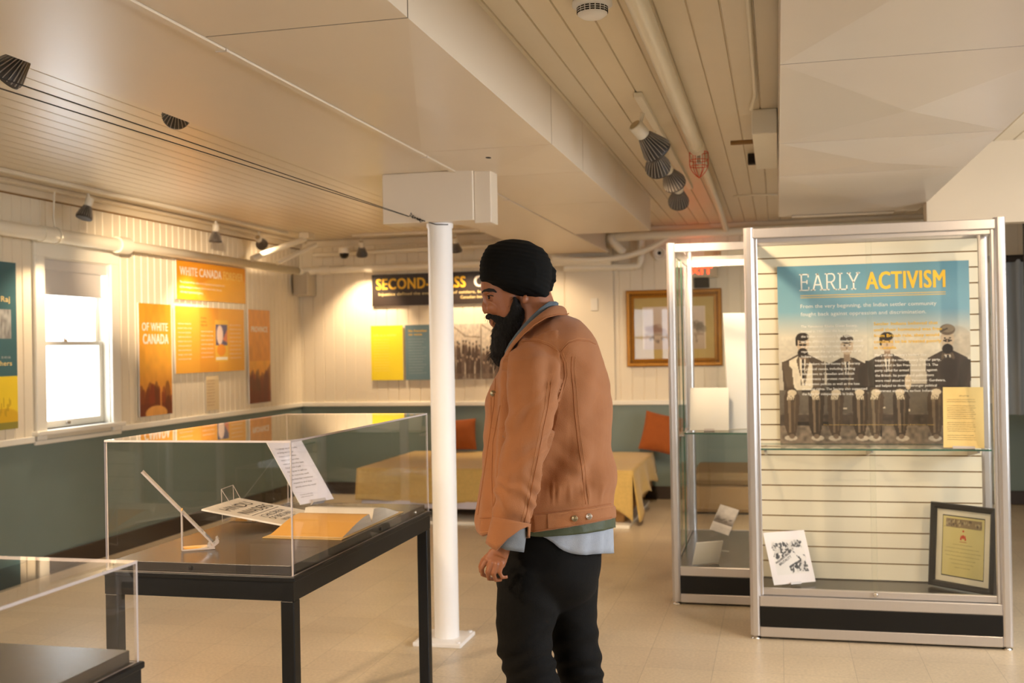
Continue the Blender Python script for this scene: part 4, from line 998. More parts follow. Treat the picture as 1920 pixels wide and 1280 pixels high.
def man2d(cx, head_y, light, turban=False, beard=False, cap=False, lean=0.0):
    c = (222, 206, 176) if light else COAT
    p.poly([(cx-.105, .30), (cx-.115, .46), (cx-.095, head_y-.10), (cx-.03, head_y-.065), (cx+.03, head_y-.065), (cx+.095, head_y-.10), (cx+.12, .44), (cx+.11, .30)], (78, 64, 50) if light else c)
    if light: p.poly([(cx-.07, .30), (cx-.075, head_y-.10), (cx-.02, head_y-.07), (cx+.05, head_y-.12), (cx+.05, .30)], c)
    p.poly([(cx-.018, head_y-.07), (cx+.018, head_y-.07), (cx, head_y-.20)], (214, 200, 176)); p.poly([(cx-.005, head_y-.08), (cx+.006, head_y-.08), (cx+.004, head_y-.20), (cx-.004, head_y-.20)], DK)
    p.poly([(cx-.02, head_y-.06), (cx-.035, head_y-.10), (cx-.004, head_y-.24), (cx-.012, head_y-.24)], (100, 82, 62)); p.poly([(cx+.02, head_y-.06), (cx+.035, head_y-.10), (cx+.008, head_y-.24), (cx, head_y-.24)], (100, 82, 62))
    p.rect(cx-.016, head_y-.09, cx+.016, head_y-.03, (150, 124, 98))
    p.ell(cx, head_y, .036, .052, SKN)
    if beard: p.ell(cx, head_y-.056, .030, .030, DK); p.ell(cx, head_y-.010, .024, .008, DK)
    p.ell(cx-.013, head_y+.004, .006, .004, DK); p.ell(cx+.013, head_y+.004, .006, .004, DK); p.ell(cx, head_y-.012, .004, .010, (150, 122, 96))
    if turban: p.ell(cx, head_y+.050, .042, .032, (110, 90, 70)); p.ell(cx+.004, head_y+.056, .034, .022, (142, 122, 96)); p.poly([(cx-.038, head_y+.045), (cx+.0, head_y+.062), (cx+.004, head_y+.054), (cx-.036, head_y+.034)], (84, 68, 52))
    elif cap: p.ell(cx, head_y+.036, .037, .026, (70, 56, 44)); p.rect(cx-.036, head_y+.022, cx+.036, head_y+.030, (196, 180, 150))
    else: p.ell(cx, head_y+.034, .036, .026, DK); p.ell(cx-.032, head_y+.01, .008, .03, DK)
    for s_ in (-1, 1):                                   # sleeves, hands, thighs, legs, shoes
        p.poly([(cx+s_*.115, .46), (cx+s_*.085, head_y-.11), (cx+s_*.06, .42), (cx+s_*.05, .31), (cx+s_*.085, .30)], (54, 44, 34) if not light else (96, 80, 62))
        kx = cx+s_*.066; p.poly([(kx-.042, .26), (kx-.040, .10), (kx-.020, .04), (kx+.018, .04), (kx+.034, .12), (kx+.046, .26), (kx+.02, .315), (kx-.02, .315)], (84, 68, 52) if s_ < 0 else (68, 55, 42))
        p.poly([(kx-.022, .28), (kx-.014, .06), (kx-.002, .06), (kx-.004, .28)], (140, 118, 92), .65); p.poly([(kx+.015, .27), (kx+.010, .07), (kx+.016, .07), (kx+.026, .27)], (120, 100, 76), .5)
        p.ell(kx-.004*s_, .285, .026, .018, (214, 194, 160)); 
        for f in range(4): p.ell(kx-.018+.010*f, .262, .004, .020, (214, 194, 160), 1, .25*s_)
        p.ell(kx+.006*s_, .030, .036, .016, (196, 180, 156), .85); p.ell(kx, .040, .016, .014, (120, 100, 80))
p.rect(.12, .285, .98, .33, (50, 40, 32), .85); p.rect(.08, .10, .30, .12, DK, .8); p.rect(.19, .04, .20, .28, DK); p.rect(.53, .04, .54, .28, DK); p.rect(.86, .04, .87, .28, DK)
p.rect(.30, .19, .36, .20, LT); p.rect(.50, .195, .56, .205, LT); p.rect(.665, .18, .69, .19, LT)
man2d(.13, .565, True, beard=True); man2d(.365, .545, False, cap=True); man2d(.575, .56, False); man2d(.885, .575, False, turban=True, beard=True); p.ell(.885, .40, .05, .08, (58, 46, 36)); p.ell(.68, .34, .018, .045, (206, 184, 150)); p.noise(.10, 90, 0, 0, 1, .6)
ea = thing('exhibition_panel', 'blue EARLY ACTIVISM panel with a sepia photograph of four seated men in the wide showcase', 'poster', (PX0, PY, PZ0))
p.sheet('panel', Mp, PW, PH, .009, M_PRINT, ea)
mb = MB(); M2 = Mp @ Matrix.Translation((0, 0, .0096))
def seg(x0, y0, x1, y1, wd, mi=0):
    d = Vector((x1-x0, y1-y0, 0)).normalized(); n = Vector((-d.y, d.x, 0))*wd/2; a = Vector((x0, y0, 0)); b = Vector((x1, y1, 0))
    mb.add([M2 @ q for q in (a-n, b-n, b+n, a+n)], [(0, 1, 2, 3)], mi)
ex0 = .115; cap = .088; by = 1.727-.012-PZ0; wd = .0068; sf = .0055
def serif(x, y, l=.028): seg(x-l/2, y, x+l/2, y, sf)
KX = .88; _seg = seg
def seg(x0, y0, x1, y1, wd, mi=0): _seg(ex0+(x0-ex0)*KX, y0, ex0+(x1-ex0)*KX, y1, wd, mi)
xx = ex0                                                # E
seg(xx+.008, by, xx+.008, by+cap, wd); seg(xx-.004, by+sf/2, xx+.052, by+sf/2, sf); seg(xx-.004, by+cap-sf/2, xx+.050, by+cap-sf/2, sf); seg(xx+.008, by+cap*.52, xx+.040, by+cap*.52, sf)
seg(xx+.0495, by, xx+.0495, by+.020, sf); seg(xx+.0475, by+cap, xx+.0475, by+cap-.018, sf); seg(xx+.040, by+cap*.40, xx+.040, by+cap*.64, sf)
xx += .068                                              # A
seg(xx+.006, by, xx+.033, by+cap, wd); seg(xx+.033, by+cap, xx+.060, by, wd); seg(xx+.016, by+cap*.34, xx+.050, by+cap*.34, sf); serif(xx+.006, by+sf/2); serif(xx+.060, by+sf/2); seg(xx+.022, by+cap-sf/2, xx+.038, by+cap-sf/2, sf)
xx += .078                                              # R
seg(xx+.008, by, xx+.008, by+cap, wd); serif(xx+.008, by+sf/2); seg(xx-.004, by+cap-sf/2, xx+.034, by+cap-sf/2, sf); seg(xx+.008, by+cap*.48, xx+.034, by+cap*.48, sf)
pr_ = [(xx+.034+.017*math.cos(a), by+cap*.735+cap*.235*math.sin(a)) for a in [PI/2-PI*k/8 for k in range(9)]]
for a, b in zip(pr_[:-1], pr_[1:]): seg(a[0], a[1], b[0], b[1], wd)
seg(xx+.030, by+cap*.48, xx+.054, by, wd); seg(xx+.048, by+sf/2, xx+.064, by+sf/2, sf)
xx += .074                                              # L
seg(xx+.008, by, xx+.008, by+cap, wd); serif(xx+.008, by+cap-sf/2); seg(xx-.004, by+sf/2, xx+.048, by+sf/2, sf); seg(xx+.0455, by, xx+.0455, by+.024, sf)
xx += .052                                              # Y
seg(xx+.004, by+cap, xx+.032, by+cap*.42, wd); seg(xx+.060, by+cap, xx+.032, by+cap*.42, wd); seg(xx+.032, by+cap*.45, xx+.032, by, wd); serif(xx+.032, by+sf/2); serif(xx+.006, by+cap-sf/2, .022); serif(xx+.058, by+cap-sf/2, .022)
seg = _seg
text(mb, M2, 'ACTIVISM', .442, by, cap, .386, 1, .026)
for yy in (1.690-PZ0, 1.679-PZ0): seg(ex0, yy, .828, yy, .0042, 2)
for i, s_ in enumerate(('From the very beginning, the Indian settler community', 'fought back against oppression and discrimination.')):
    text(mb, M2, s_, ex0, 1.625-.041*i-PZ0, .019, (.668, .618)[i], 0, .006)
Lc = ['The Vancouver Khalsa Diwan Society,', 'formed in 1907, was the focal point in', "the Indian community's fight against", 'racism, although it was originally founded', 'to promote the Sikh religion. The Society', 'represented the rights and welfare of all', 'Indians regardless of faith.', '', 'Its members raised money for a variety', 'of political causes, including sending', 'delegations to Canadian and British', 'governments to protest restrictive', 'immigration policies as well as the loss', 'of voting rights. The Society also supported', 'the fight for independence in India.']
y = 1.523-PZ0
for i, s_ in enumerate(Lc):
    if s_: text(mb, M2, s_, ex0, y, .0125, None, 0, .012, maxw=.33)
    y -= .0262 if s_ else .012
Rt = ['Settler Indians believed that', 'until their homeland was free', 'from British rule, they would', 'continue to be treated poorly', 'in Canada.']
for i, s_ in enumerate(Rt): text(mb, M2, s_, .478, 1.527-.0305*i-PZ0, .0165, (.31, .328, .315, .325, .112)[i], 1, .012)
Rb = ["Many of the Society's leaders also", 'supported the revolutionary Ghadar party,', 'established in San Francisco in 1913. The', 'party called for armed resistance against', 'the British. Its poems and publications', 'were read aloud in the Vancouver Gurdwara,', 'and helped to develop stronger political', 'awareness among the earliest Indians.']
for i, s_ in enumerate(Rb): text(mb, M2, s_, .480, 1.368-.0262*i-PZ0, .0125, None, 0, .012, maxw=.345)
text(mb, M2, 'Four men seated outdoors, photographed around the time of the campaign for the vote in British Columbia, Canada', .22, .095, .0055, .54, 2)
mb.build('lettering', [M_INKW, M_INKY, mat('gold_rule_ink', (222, 182, 96), .5)], ea)
# yellowed typed letter on the shelf
yb0, yb1 = at(1769, 835, 'y', 5.60), at(1846, 842, 'y', 5.57)
yb0.z = yb1.z = SHZ+.006
tp = at(1797, 729, 'y', 5.675)
My = frame_m(yb0, yb1-yb0, tp-yb0)
p = Paint(30, 40, .7); p.rect(0, 0, 1, 1, (246, 214, 142)); p.noise(.03, 5)
def ly(mb, M):
    text(mb, M, 'MY LETTER', .075, .255, .006, None, 0)
    for i in range(20):
        if i in (2, 10, 16): continue
        text(mb, M, ('it was resolved that the meeting sends to the', 'government of the province its strong protest', 'against the treatment of settlers on arrival')[i % 3], .018, .238-.0105*i, .0048, None, 0, maxw=.155)
    return [mat('brown_grey_ink', (128, 104, 76), .6)]
hy = (tp-yb0).length; wy = (yb1-yb0).length
upright_sheet('typed_letter', 'yellowed typed letter leaning at the right end of the glass shelf', 'letter', My, wy, hy, .003, p, lettering=ly, edge=(230, 200, 140))
sheet_easel('clear easel behind the yellowed letter on the glass shelf', My, wy, hy, SHZ+.0005, .10, .012)
# black and white print lower left
pb0, pb1 = at(1451, 1097, 'z', .222), at(1529, 1090, 'z', .222); pb0 = Vector((pb0.x, max(pb0.y, 5.49), .222)); pb1 = Vector((pb1.x, pb1.y, .222))
pt = at(1422, 1000, 'y', pb0.y+.075)
M3 = frame_m(pb0, pb1-pb0, pt-pb0); w3 = (pb1-pb0).length; h3 = (pt-pb0).length
p = Paint(100, 130, .75); p.rect(0, 0, 1, 1, (238, 226, 222)); rng = random.Random(4)
BK = (44, 40, 38)
p.rect(.13, .18, .90, .84, (232, 222, 214))
for k in range(110): p.ell(.15+.50*rng.random(), .50+.27*rng.random(), .018+.035*rng.random(), .012+.03*rng.random(), BK if rng.random() < .55 else (210, 200, 190), .9, rng.random()*3)
for k in range(110): p.ell(.48+.40*rng.random(), .22+.28*rng.random(), .015+.03*rng.random(), .012+.04*rng.random(), BK if rng.random() < .6 else (214, 204, 196), .9, rng.random()*3)
for k in range(26): p.ell(.62+.22*rng.random(), .68+.12*rng.random(), .02+.03*rng.random(), .008+.02*rng.random(), BK if rng.random() < .5 else (190, 180, 172), .8, rng.random()*3)
p.poly([(.13, .42), (.60, .60), (.74, .44), (.20, .24)], (230, 220, 212)); p.poly([(.62, .62), (.70, .66), (.90, .46), (.84, .40)], (230, 220, 212))
p.rect(0, 0, 1, .17, (238, 226, 222)); p.rect(0, .85, 1, 1, (238, 226, 222)); p.rect(0, 0, .13, 1, (238, 226, 222)); p.rect(.9, 0, 1, 1, (238, 226, 222))
bp_ = thing('picture_sheet', 'white sheet with a black and white drawing leaning at lower left in the wide showcase', 'print', M3.translation)
p.sheet('sheet', M3, w3, h3, .003, M_MATPRINT, bp_)
mb = MB(); Mt = M3 @ Matrix.Translation((w3*.20, h3*.33, .0034)) @ Matrix.Rotation(.48, 4, 'Z')
text(mb, Mt, 'INQUIRIES INTO', 0, .018, .011, w3*.42, 0, .02); text(mb, Mt, 'BRUTALITY', .01, 0, .013, w3*.36, 0, .02); mb.build('lettering', [M_INK], bp_)
sheet_easel('clear easel behind the black and white drawing in the wide showcase', M3, w3, h3, .2095, .06, .012)
# framed certificate
cb0, cb1 = at(1743, 1097, 'z', .212), at(1862, 1119, 'z', .212)
ud = (cb1-cb0).normalized(); bk = Vector((-ud.y, ud.x, 0)); CWd = (cb1-cb0).length+.01
M4 = frame_m(Vector((cb0.x, cb0.y, .218)), ud, bk*.09+Vector((0, 0, 1))); CHh = .415
ce = thing('framed_certificate', 'black framed certificate with white mount leaning at lower right in the wide showcase', 'certificate', M4.translation)
mb = MB(); picture_frame(mb, M4, CWd, CHh, [(0, -.015), (0, .014), (.006, .018), (.022, .016), (.030, .008), (.030, -.004)])
mb.add([M4 @ Vector(q) for q in ((0, 0, -.015), (CWd, 0, -.015), (CWd, CHh, -.015), (0, CHh, -.015))], [(3, 2, 1, 0)]); mb.build('frame', mat('black_frame_wood', (30, 25, 22), .35), ce)
p = Paint(110, 140, .8); p.rect(0, 0, 1, 1, (236, 226, 206)); p.rect(.115, .085, .885, .915, (40, 34, 28)); p.rect(.128, .097, .872, .903, (222, 206, 140)); p.noise(.04, 8)
p.rect(.18, .76, .83, .87, (150, 126, 92)); rng = random.Random(8)
for k in range(40): p.ell(.19+.63*rng.random(), .78+.07*rng.random(), .012, .02, (90, 72, 54) if k % 2 else (190, 170, 130), .8)
p.ell(.5, .715, .018, .014, (206, 70, 40)); p.ell(.5, .62, .045, .045, (206, 90, 52)); p.ell(.5, .60, .026, .03, (222, 206, 140)); p.ell(.5, .635, .018, .03, (200, 64, 36)); p.poly([(.44, .59), (.46, .66), (.475, .59)], (200, 64, 36)); p.poly([(.56, .59), (.54, .66), (.525, .59)], (200, 64, 36)); p.rect(.44, .565, .56, .575, (180, 80, 50))
p.sheet('document', M4 @ Matrix.Translation((.026, .026, -.004)), CWd-.052, CHh-.052, .003, M_MATPRINT, ce)
mb = MB(); M5 = M4 @ Matrix.Translation((0, 0, .0002))
for i, s_ in enumerate(('is presented to the gurdwara', 'in honour of the early members who', 'settled in this province and built', 'their first place of worship here', 'with the thanks of the people', 'and government of the day', 'signed on this day')):
    W_ = CWd*(.30, .5, .56, .52, .4, .34, .24)[i]; text(mb, M5, s_, CWd/2-W_/2, CHh*(.52-.045*i), .0045, W_, 0)
text(mb, M5, 'Certificate', CWd*.2, CHh*.72, .004, CWd*.25, 0); text(mb, M5, 'of Honour', CWd*.57, CHh*.72, .004, CWd*.2, 0)
mb.build('lettering', [mat('brown_grey_ink')], ce)
MB().box((.028, .028, .003), (CWd-.028, CHh-.028, .005), 0, M4).build('glazing', M_GLASS, ce)
# narrow showcase behind
c2, dx1, dy1, _ = showcase('narrower tall aluminium showcase glazed all round, behind the wide one', -.5968, 6.0665, 1.15, 1.27, CH, False)
mb = MB().box((-.55, 6.084, .212), (dx1-.05, 6.088, CH-.052)).build('glass_pane', M_GLASS, c2); MB().box((-.55, dy1-.024, .212), (dx1-.05, dy1-.018, CH-.052)).build('glass_pane', M_GLASS, c2)
s0, s1 = (-.545, 6.45), (dx1-.05, 6.95); SH2 = .925
mb = MB(); vs = [(s0[0], s0[1], SH2-.008), (s1[0], s0[1], SH2-.008), (s1[0], s1[1], SH2-.008), (s0[0], s1[1], SH2-.008), (s0[0], s0[1], SH2), (s1[0], s0[1], SH2), (s1[0], s1[1], SH2), (s0[0], s1[1], SH2)]
mb.add(vs, [(0, 3, 2, 1), (4, 5, 6, 7)], 0); mb.add(vs, [(0, 1, 5, 4), (1, 2, 6, 5), (2, 3, 7, 6), (3, 0, 4, 7)], 1); mb.build('glass_shelf', [M_GLASS, M_GLASSEDGE], c2)
mb = MB(); mb.bbox((-.575, 6.44, SH2-.022), (-.545, 6.97, SH2-.009), .003); mb.build('shelf_bracket', M_ALU, c2)
mb = MB(); mb.box((-.567, 6.66, .212), (-.561, 6.70, CH-.052)); mb.build('side_glass_joint', M_GLASSEDGE, c2)
def board(name, label, cat, bl, br, tl, t=.006, colr=(236, 232, 224), pnt=None, zf=None, el=None):
    bl, br, tl = Vector(bl), Vector(br), Vector(tl); M = frame_m(bl, br-bl, tl-bl); p = pnt or Paint(6, 8, .7)
    if pnt is None: p.rect(0, 0, 1, 1, colr)
    r = thing(name, label, cat, M.translation); p.sheet('sheet', M, (br-bl).length, (tl-bl).length, t, M_MATPRINT, r)
    if zf is not None: sheet_easel(el, M, (br-bl).length, (tl-bl).length, zf, .06, .014)
    return r
a, b, c = at(1294, 820, 'z', SH2+.006), at(1365, 820, 'z', SH2+.006), None
b0 = at(1294, 819, 'y', 6.56); b1 = at(1367, 821, 'y', 6.56); b0.z = b1.z = SH2+.006; c0 = at(1305, 728, 'y', 6.64)
board('white_board', 'blank white board on the glass shelf of the narrow showcase', 'board', b0, b1, c0, zf=SH2+.0005, el='clear easel behind the blank white board on the shelf')
b0 = at(1366, 820, 'y', 6.70); b0.z = SH2+.002; c0 = at(1391, 590, 'y', 6.80); 
board('white_board', 'tall white board leaning on the shelf of the narrow showcase, seen nearly edge-on', 'board', b0, b0+Vector((.34, .17, 0)), c0+Vector((.0, .0, 0)), t=.012)
b0 = at(1298, 1057, 'z', .216); b1 = at(1347, 1053, 'z', .216); c0 = at(1320, 1018, 'y', 6.30)
board('white_board', 'white card on the deck of the narrow showcase, seen from behind its easel', 'board', b0, b1, at(1320, 1018, 'y', 6.115), zf=None)
p = Paint(40, 30, 1.3); p.rect(0, 0, 1, 1, (230, 222, 216)); p.grad(.35, .7, (120, 108, 100), (226, 218, 212))
for k in range(14): p.ell(.1+.8*random.random(), .42+.14*random.random(), .10, .04, (96, 86, 80), .5, .3)
p.rect(0, 0, 1, .22, (214, 206, 200)); p.noise(.1, 12)
b0 = at(1330, 990, 'y', 6.75); b1 = at(1362, 1005, 'y', 6.70); c0 = at(1357, 948, 'y', 6.85)
board('photo_print', 'small black and white photograph propped up on the deck of the narrow showcase', 'photograph', at(1331, 992, 'y', 6.62), at(1366, 1004, 'y', 6.55), at(1358, 948, 'y', 6.66), t=.004, pnt=p)
pe = thing('acrylic_easel', 'clear easel under the propped photograph in the narrow showcase', 'stand', (-.35, 6.6, .21))
q0 = at(1331, 992, 'y', 6.62); q1 = at(1366, 1004, 'y', 6.55)
mb = MB(); f_ = Vector((0, .03, 0)); g0 = Vector((q0.x, q0.y, .21)); g1 = Vector((q1.x, q1.y, .21))
mb.add([g0+f_, g1+f_, q1+f_*.2, q0+f_*.2], [(0, 1, 2, 3)]); mb.add([g0, g1, g1+f_, g0+f_], [(0, 1, 2, 3)]); mb.build('easel_body', [M_CLEAR], pe)
#MAN#
# ================================================================== the man
DM = 3.30                                               # distance of his middle from the camera
KM = DM/FPX
def P3(x, y, w=0.0):                                    # pixel of the photograph at depth DM + w
    d = FW*FPX+RT*(x-960)+UP*(640-y); return Vector((0, 0, EYE))+d*((DM+w)/FPX)
FH = Vector((-math.sin(YAW), math.cos(YAW), 0)); RH = Vector((math.cos(YAW), math.sin(YAW), 0))
man = thing('person', 'bearded man in a tan jacket, black turban and black trousers looking down at the case', 'person', (-.70, 3.22, 0))
def lerp_tab(tab, y, k=1):
    if y <= tab[0][0]: return tab[0][k]
    for a, b in zip(tab[:-1], tab[1:]):
        if y <= b[0]:
            t = (y-a[0])/(b[0]-a[0]); return a[k]+(b[k]-a[k])*t
    return tab[-1][k]
def smooth_tab(tab, y, k=1):                            # catmull-rom through the table
    n = len(tab)
    if y <= tab[0][0]: return tab[0][k]
    if y >= tab[-1][0]: return tab[-1][k]
    for i in range(n-1):
        if y <= tab[i+1][0]:
            y0, y1 = tab[i][0], tab[i+1][0]; t = (y-y0)/(y1-y0)
            def m(j):
                if j == 0: return (tab[1][k]-tab[0][k])/(tab[1][0]-tab[0][0])
                if j == n-1: return (tab[-1][k]-tab[-2][k])/(tab[-1][0]-tab[-2][0])
                return (tab[j+1][k]-tab[j-1][k])/(tab[j+1][0]-tab[j-1][0])
            h = y1-y0; a, b = tab[i][k], tab[i+1][k]
            return (2*t**3-3*t*t+1)*a+(t**3-2*t*t+t)*h*m(i)+(-2*t**3+3*t*t)*b+(t**3-t*t)*h*m(i+1)
def oval(cx, y, ax, bw, w0, n=40, e=2.4, tilt=0.0):     # superelliptic ring: centre px cx, half width ax px, half depth bw m
    out = []
    for k in range(n):
        a = 2*PI*k/n; c, s_ = math.cos(a), math.sin(a)
        cc = math.copysign(abs(c)**(2/e), c); ss = math.copysign(abs(s_)**(2/e), s_)
        out.append(P3(cx+ax*cc, y+tilt*cc, w0+bw*ss))
    return out
def voxel(mb, name, mat_, vox, parent=None, smooth_it=4, fac=.5, disp=None, label=None, subs=0):
    me = bpy.data.meshes.new('tmp'); me.from_pydata([tuple(v) for v in mb.v], [], mb.f); me.update()
    o = bpy.data.objects.new('tmp', me); C.objects.link(o)
    r = o.modifiers.new('r', 'REMESH'); r.mode = 'VOXEL'; r.voxel_size = vox; r.use_smooth_shade = True
    if smooth_it:
        s_ = o.modifiers.new('s', 'SMOOTH'); s_.iterations = smooth_it; s_.factor = fac
    dg = bpy.context.evaluated_depsgraph_get(); dg.update()
    m2 = bpy.data.meshes.new_from_object(o.evaluated_get(dg)); bpy.data.objects.remove(o); bpy.data.meshes.remove(me)
    if disp:
        nv = len(m2.vertices); co = [v.co.copy() for v in m2.vertices]; no = [v.normal.copy() for v in m2.vertices]
        for i in range(nv): m2.vertices[i].co = co[i]+no[i]*disp(co[i], no[i])
    if parent is not None: m2.transform(WM[parent.name].inverted())
    m2.materials.clear(); m2.materials.append(mat_)
    m2.polygons.foreach_set('use_smooth', [True]*len(m2.polygons)); m2.name = name; m2.update()
    ob = bpy.data.objects.new(name, m2); C.objects.link(ob)
    if parent is not None: ob.parent = parent; WM[ob.name] = WM[parent.name]
    if label: ob['label'] = label
    return ob
def pix(v):                                             # room point -> photo pixel and depth
    d = v-Vector((0, 0, EYE)); z = d.dot(FW); return 960+FPX*d.dot(RT)/z, 640-FPX*d.dot(UP)/z, z
def limb(mb, pts, n=20, e=2.0):                         # (x, y, w, half px, half depth m), rings across the limb direction
    rs = []
    for i, (x, y, w, ax, bw) in enumerate(pts):
        a = pts[max(0, i-1)]; b = pts[min(len(pts)-1, i+1)]
        dx, dy = b[0]-a[0], b[1]-a[1]; L_ = math.hypot(dx, dy) or 1; nx_, ny_ = -dy/L_, dx/L_
        rs.append([P3(x+nx_*ax*math.cos(2*PI*k/n), y+ny_*ax*math.cos(2*PI*k/n), w+bw*math.sin(2*PI*k/n)) for k in range(n)])
    mb.rings(rs, True, True); return mb
def ball(mb, x, y, w, rx, ry, rw, rot=0.0, nu=22, nv=14):
    rs = []; cr, sr = math.cos(rot), math.sin(rot)
    for j in range(1, nv):
        t = PI*j/nv; g = []
        for k in range(nu):
            a = 2*PI*k/nu; X = rx*math.sin(t)*math.cos(a); Z = rw*math.sin(t)*math.sin(a); Y = -ry*math.cos(t)
            g.append(P3(x+X*cr-Y*sr, y+X*sr+Y*cr, w+Z))
        rs.append(g)
    mb.rings(rs, True, True); return mb
W0 = 0.0
# ---- body: head, neck, trunk, arms, legs in one surface
M_SKIN = mat('brown_skin', (152, 94, 60), .48, var=.08, vscale=30, bump=.2, bscale=300)
b_ = MB()
ball(b_, 968, 512, .0, 58, 56, .078, .1)                # skull
limb(b_, [(944, 523, 0, 42, .058), (944, 540, 0, 43, .062), (948, 560, 0, 41, .064), (954, 580, 0, 38, .062), (960, 602, 0, 34, .054), (962, 622, 0, 24, .042)], 26)  # face block
ball(b_, 915, 548, .0, 13, 7, .050)                     # brow ridge
ball(b_, 927, 577, -.034, 15, 13, .020); ball(b_, 927, 577, .034, 15, 13, .020)   # cheeks
limb(b_, [(914, 550, 0, 3.5, .006), (911, 562, 0, 5, .009), (909.5, 573, 0, 6.5, .012), (910.5, 581, 0, 6.5, .014), (913, 587, 0, 5, .013)], 14)     # nose
ball(b_, 915, 584, -.013, 5.5, 4.2, .0075); ball(b_, 915, 584, .013, 5.5, 4.2, .0075)   # nostril wings
ball(b_, 926, 600, 0, 9, 13, .026)                      # mouth mound
ball(b_, 925, 606, 0, 6.5, 3.4, .020, .35); ball(b_, 928.5, 612, 0, 6, 3.6, .018, .35)   # lips
limb(b_, [(990, 545, .0, 40, .056), (1002, 575, .0, 38, .058), (1010, 600, .0, 44, .066), (1012, 640, 0, 60, .10)], 26)     # neck
ball(b_, 984, 561, -.066, 5.5, 9, .009, .2); ball(b_, 984, 561, .066, 5.5, 9, .009, .2)       # ears
trk = [(622, 1016, 50, .11), (660, 1032, 66, .14), (740, 1035, 72, .13), (850, 1040, 70, .11), (960, 1035, 74, .12), (1050, 1030, 68, .12), (1105, 1030, 52, .09)]
b_.rings([oval(cx, y, ax, bw, W0, 30, 2.2) for y, cx, ax, bw in trk])
NEAR = -.20
limb(b_, [(1000, 665, -.14, 34, .06), (1000, 720, NEAR, 30, .05), (994, 800, NEAR-.01, 27, .045), (984, 860, NEAR-.02, 24, .04), (972, 930, NEAR-.03, 22, .035), (955, 990, NEAR-.03, 18, .028), (942, 1025, NEAR-.03, 16, .024), (936, 1042, NEAR-.03, 17, .020)], 18)
limb(b_, [(1020, 665, .16, 34, .06), (1026, 740, .23, 30, .05), (1024, 850, .25, 24, .04), (1012, 940, .25, 21, .034), (1004, 1010, .25, 16, .025), (1000, 1040, .25, 17, .020)], 18)
for lw, pts in ((-.08, ((992, 1095, 26, .05), (985, 1180, 30, .055), (993, 1240, 32, .055), (1003, 1300, 30, .05), (1010, 1380, 28, .05), (1012, 1470, 24, .04), (1012, 1530, 22, .038))),
                (.10, ((1066, 1095, 26, .05), (1078, 1190, 28, .05), (1087, 1260, 28, .05), (1092, 1300, 27, .05), (1094, 1380, 26, .045), (1092, 1460, 22, .038), (1090, 1500, 20, .036)))):
    limb(b_, [(x, y, lw, a, bw) for x, y, a, bw in pts], 18)
# near hand: back of the hand to the camera, fingers curled towards the thigh
HW = NEAR-.03
limb(b_, [(936, 1034, HW, 18, .016), (932, 1044, HW, 20.5, .0155), (927.5, 1053, HW-.001, 21.5, .014), (924, 1060, HW+.003, 19, .010)], 18)
def finger(pts):
    limb(b_, pts, 12)
finger([(911, 1050, HW-.006, 5.0, .0085), (903, 1065, HW-.006, 4.9, .0085), (905, 1077, HW+.012, 4.6, .0080), (914, 1080, HW+.030, 4.1, .0072)])                       # index
finger([(921.5, 1053, HW-.011, 5.1, .0088), (914, 1073, HW-.012, 5.0, .0088), (917, 1085, HW+.006, 4.7, .0082), (927, 1085, HW+.024, 4.2, .0074)])                       # middle
finger([(932, 1055, HW-.012, 5.0, .0086), (925.5, 1076, HW-.013, 4.9, .0086), (930, 1087.5, HW+.002, 4.6, .0080), (941, 1086, HW+.014, 4.0, .0072)])                       # ring
finger([(942, 1055, HW-.009, 4.6, .0078), (936.5, 1073, HW-.011, 4.4, .0076), (942, 1082.5, HW-.003, 4.1, .0072), (952, 1081, HW+.003, 3.6, .0064)])                       # little
finger([(918, 1040, HW+.012, 6.5, .0105), (907, 1050, HW+.026, 6.2, .010), (902, 1062, HW+.032, 5.6, .0095), (903, 1074, HW+.034, 4.6, .008)])                       # thumb
# far hand
FWD = .25
limb(b_, [(1000, 1036, FWD, 17, .017), (996, 1052, FWD, 22, .017), (992, 1064, FWD, 19, .015)], 18)
for k in range(4):
    x = 980+8*k; finger([(x, 1058, FWD+.004, 5.8, .0095), (x-5, 1074, FWD, 5.6, .009), (x-1, 1085, FWD-.014, 5.2, .0088), (x+6, 1084, FWD-.03, 4.6, .008)])
finger([(984, 1042, FWD-.012, 6.5, .0105), (974, 1054, FWD-.026, 6, .010), (970, 1070, FWD-.03, 5, .009)])
body = voxel(b_, 'body', M_SKIN, .0029, man, 2, .5)
# ---- eyes and brows
for sw in (-1, 1):
    e = MB(); ball(e, 921.5, 556.5, sw*.034, 6.4, 5.6, .0115); e.build('eye', mat('eye_white', (210, 196, 184), .2), man)
    e = MB(); ball(e, 917.0, 557.5, sw*.0425, 2.6, 3.2, .005); e.build('iris', mat('iris_brown', (34, 20, 14), .15), man)
    e = MB(); limb(e, [(913.5, 553, sw*.044, 1.4, .004), (920, 550.8, sw*.050, 2.4, .005), (928, 552.5, sw*.050, 2.6, .005), (932, 557, sw*.046, 1.4, .003)], 10); limb(e, [(914.5, 561.5, sw*.044, 1.0, .003), (921, 563, sw*.049, 1.8, .004), (930, 560.5, sw*.047, 1.4, .003)], 10)
    e.build('eyelid', M_SKIN, man)
    e = MB(); limb(e, [(913, 554.5, sw*.0475, .7, .002), (920, 553.3, sw*.0535, .9, .002), (928, 556, sw*.052, .7, .002)], 8); e.build('lashes', mat('hair_black', (20, 17, 15), .75), man)
    e = MB(); limb(e, [(903, 549, sw*.020, 1.5, .004), (908, 546, sw*.036, 3.4, .006), (917, 543.5, sw*.049, 3.6, .006), (925, 544, sw*.056, 2.6, .005), (931, 548, sw*.060, 1.2, .003)], 10); e.build('eyebrow', MATS['hair_black'], man)
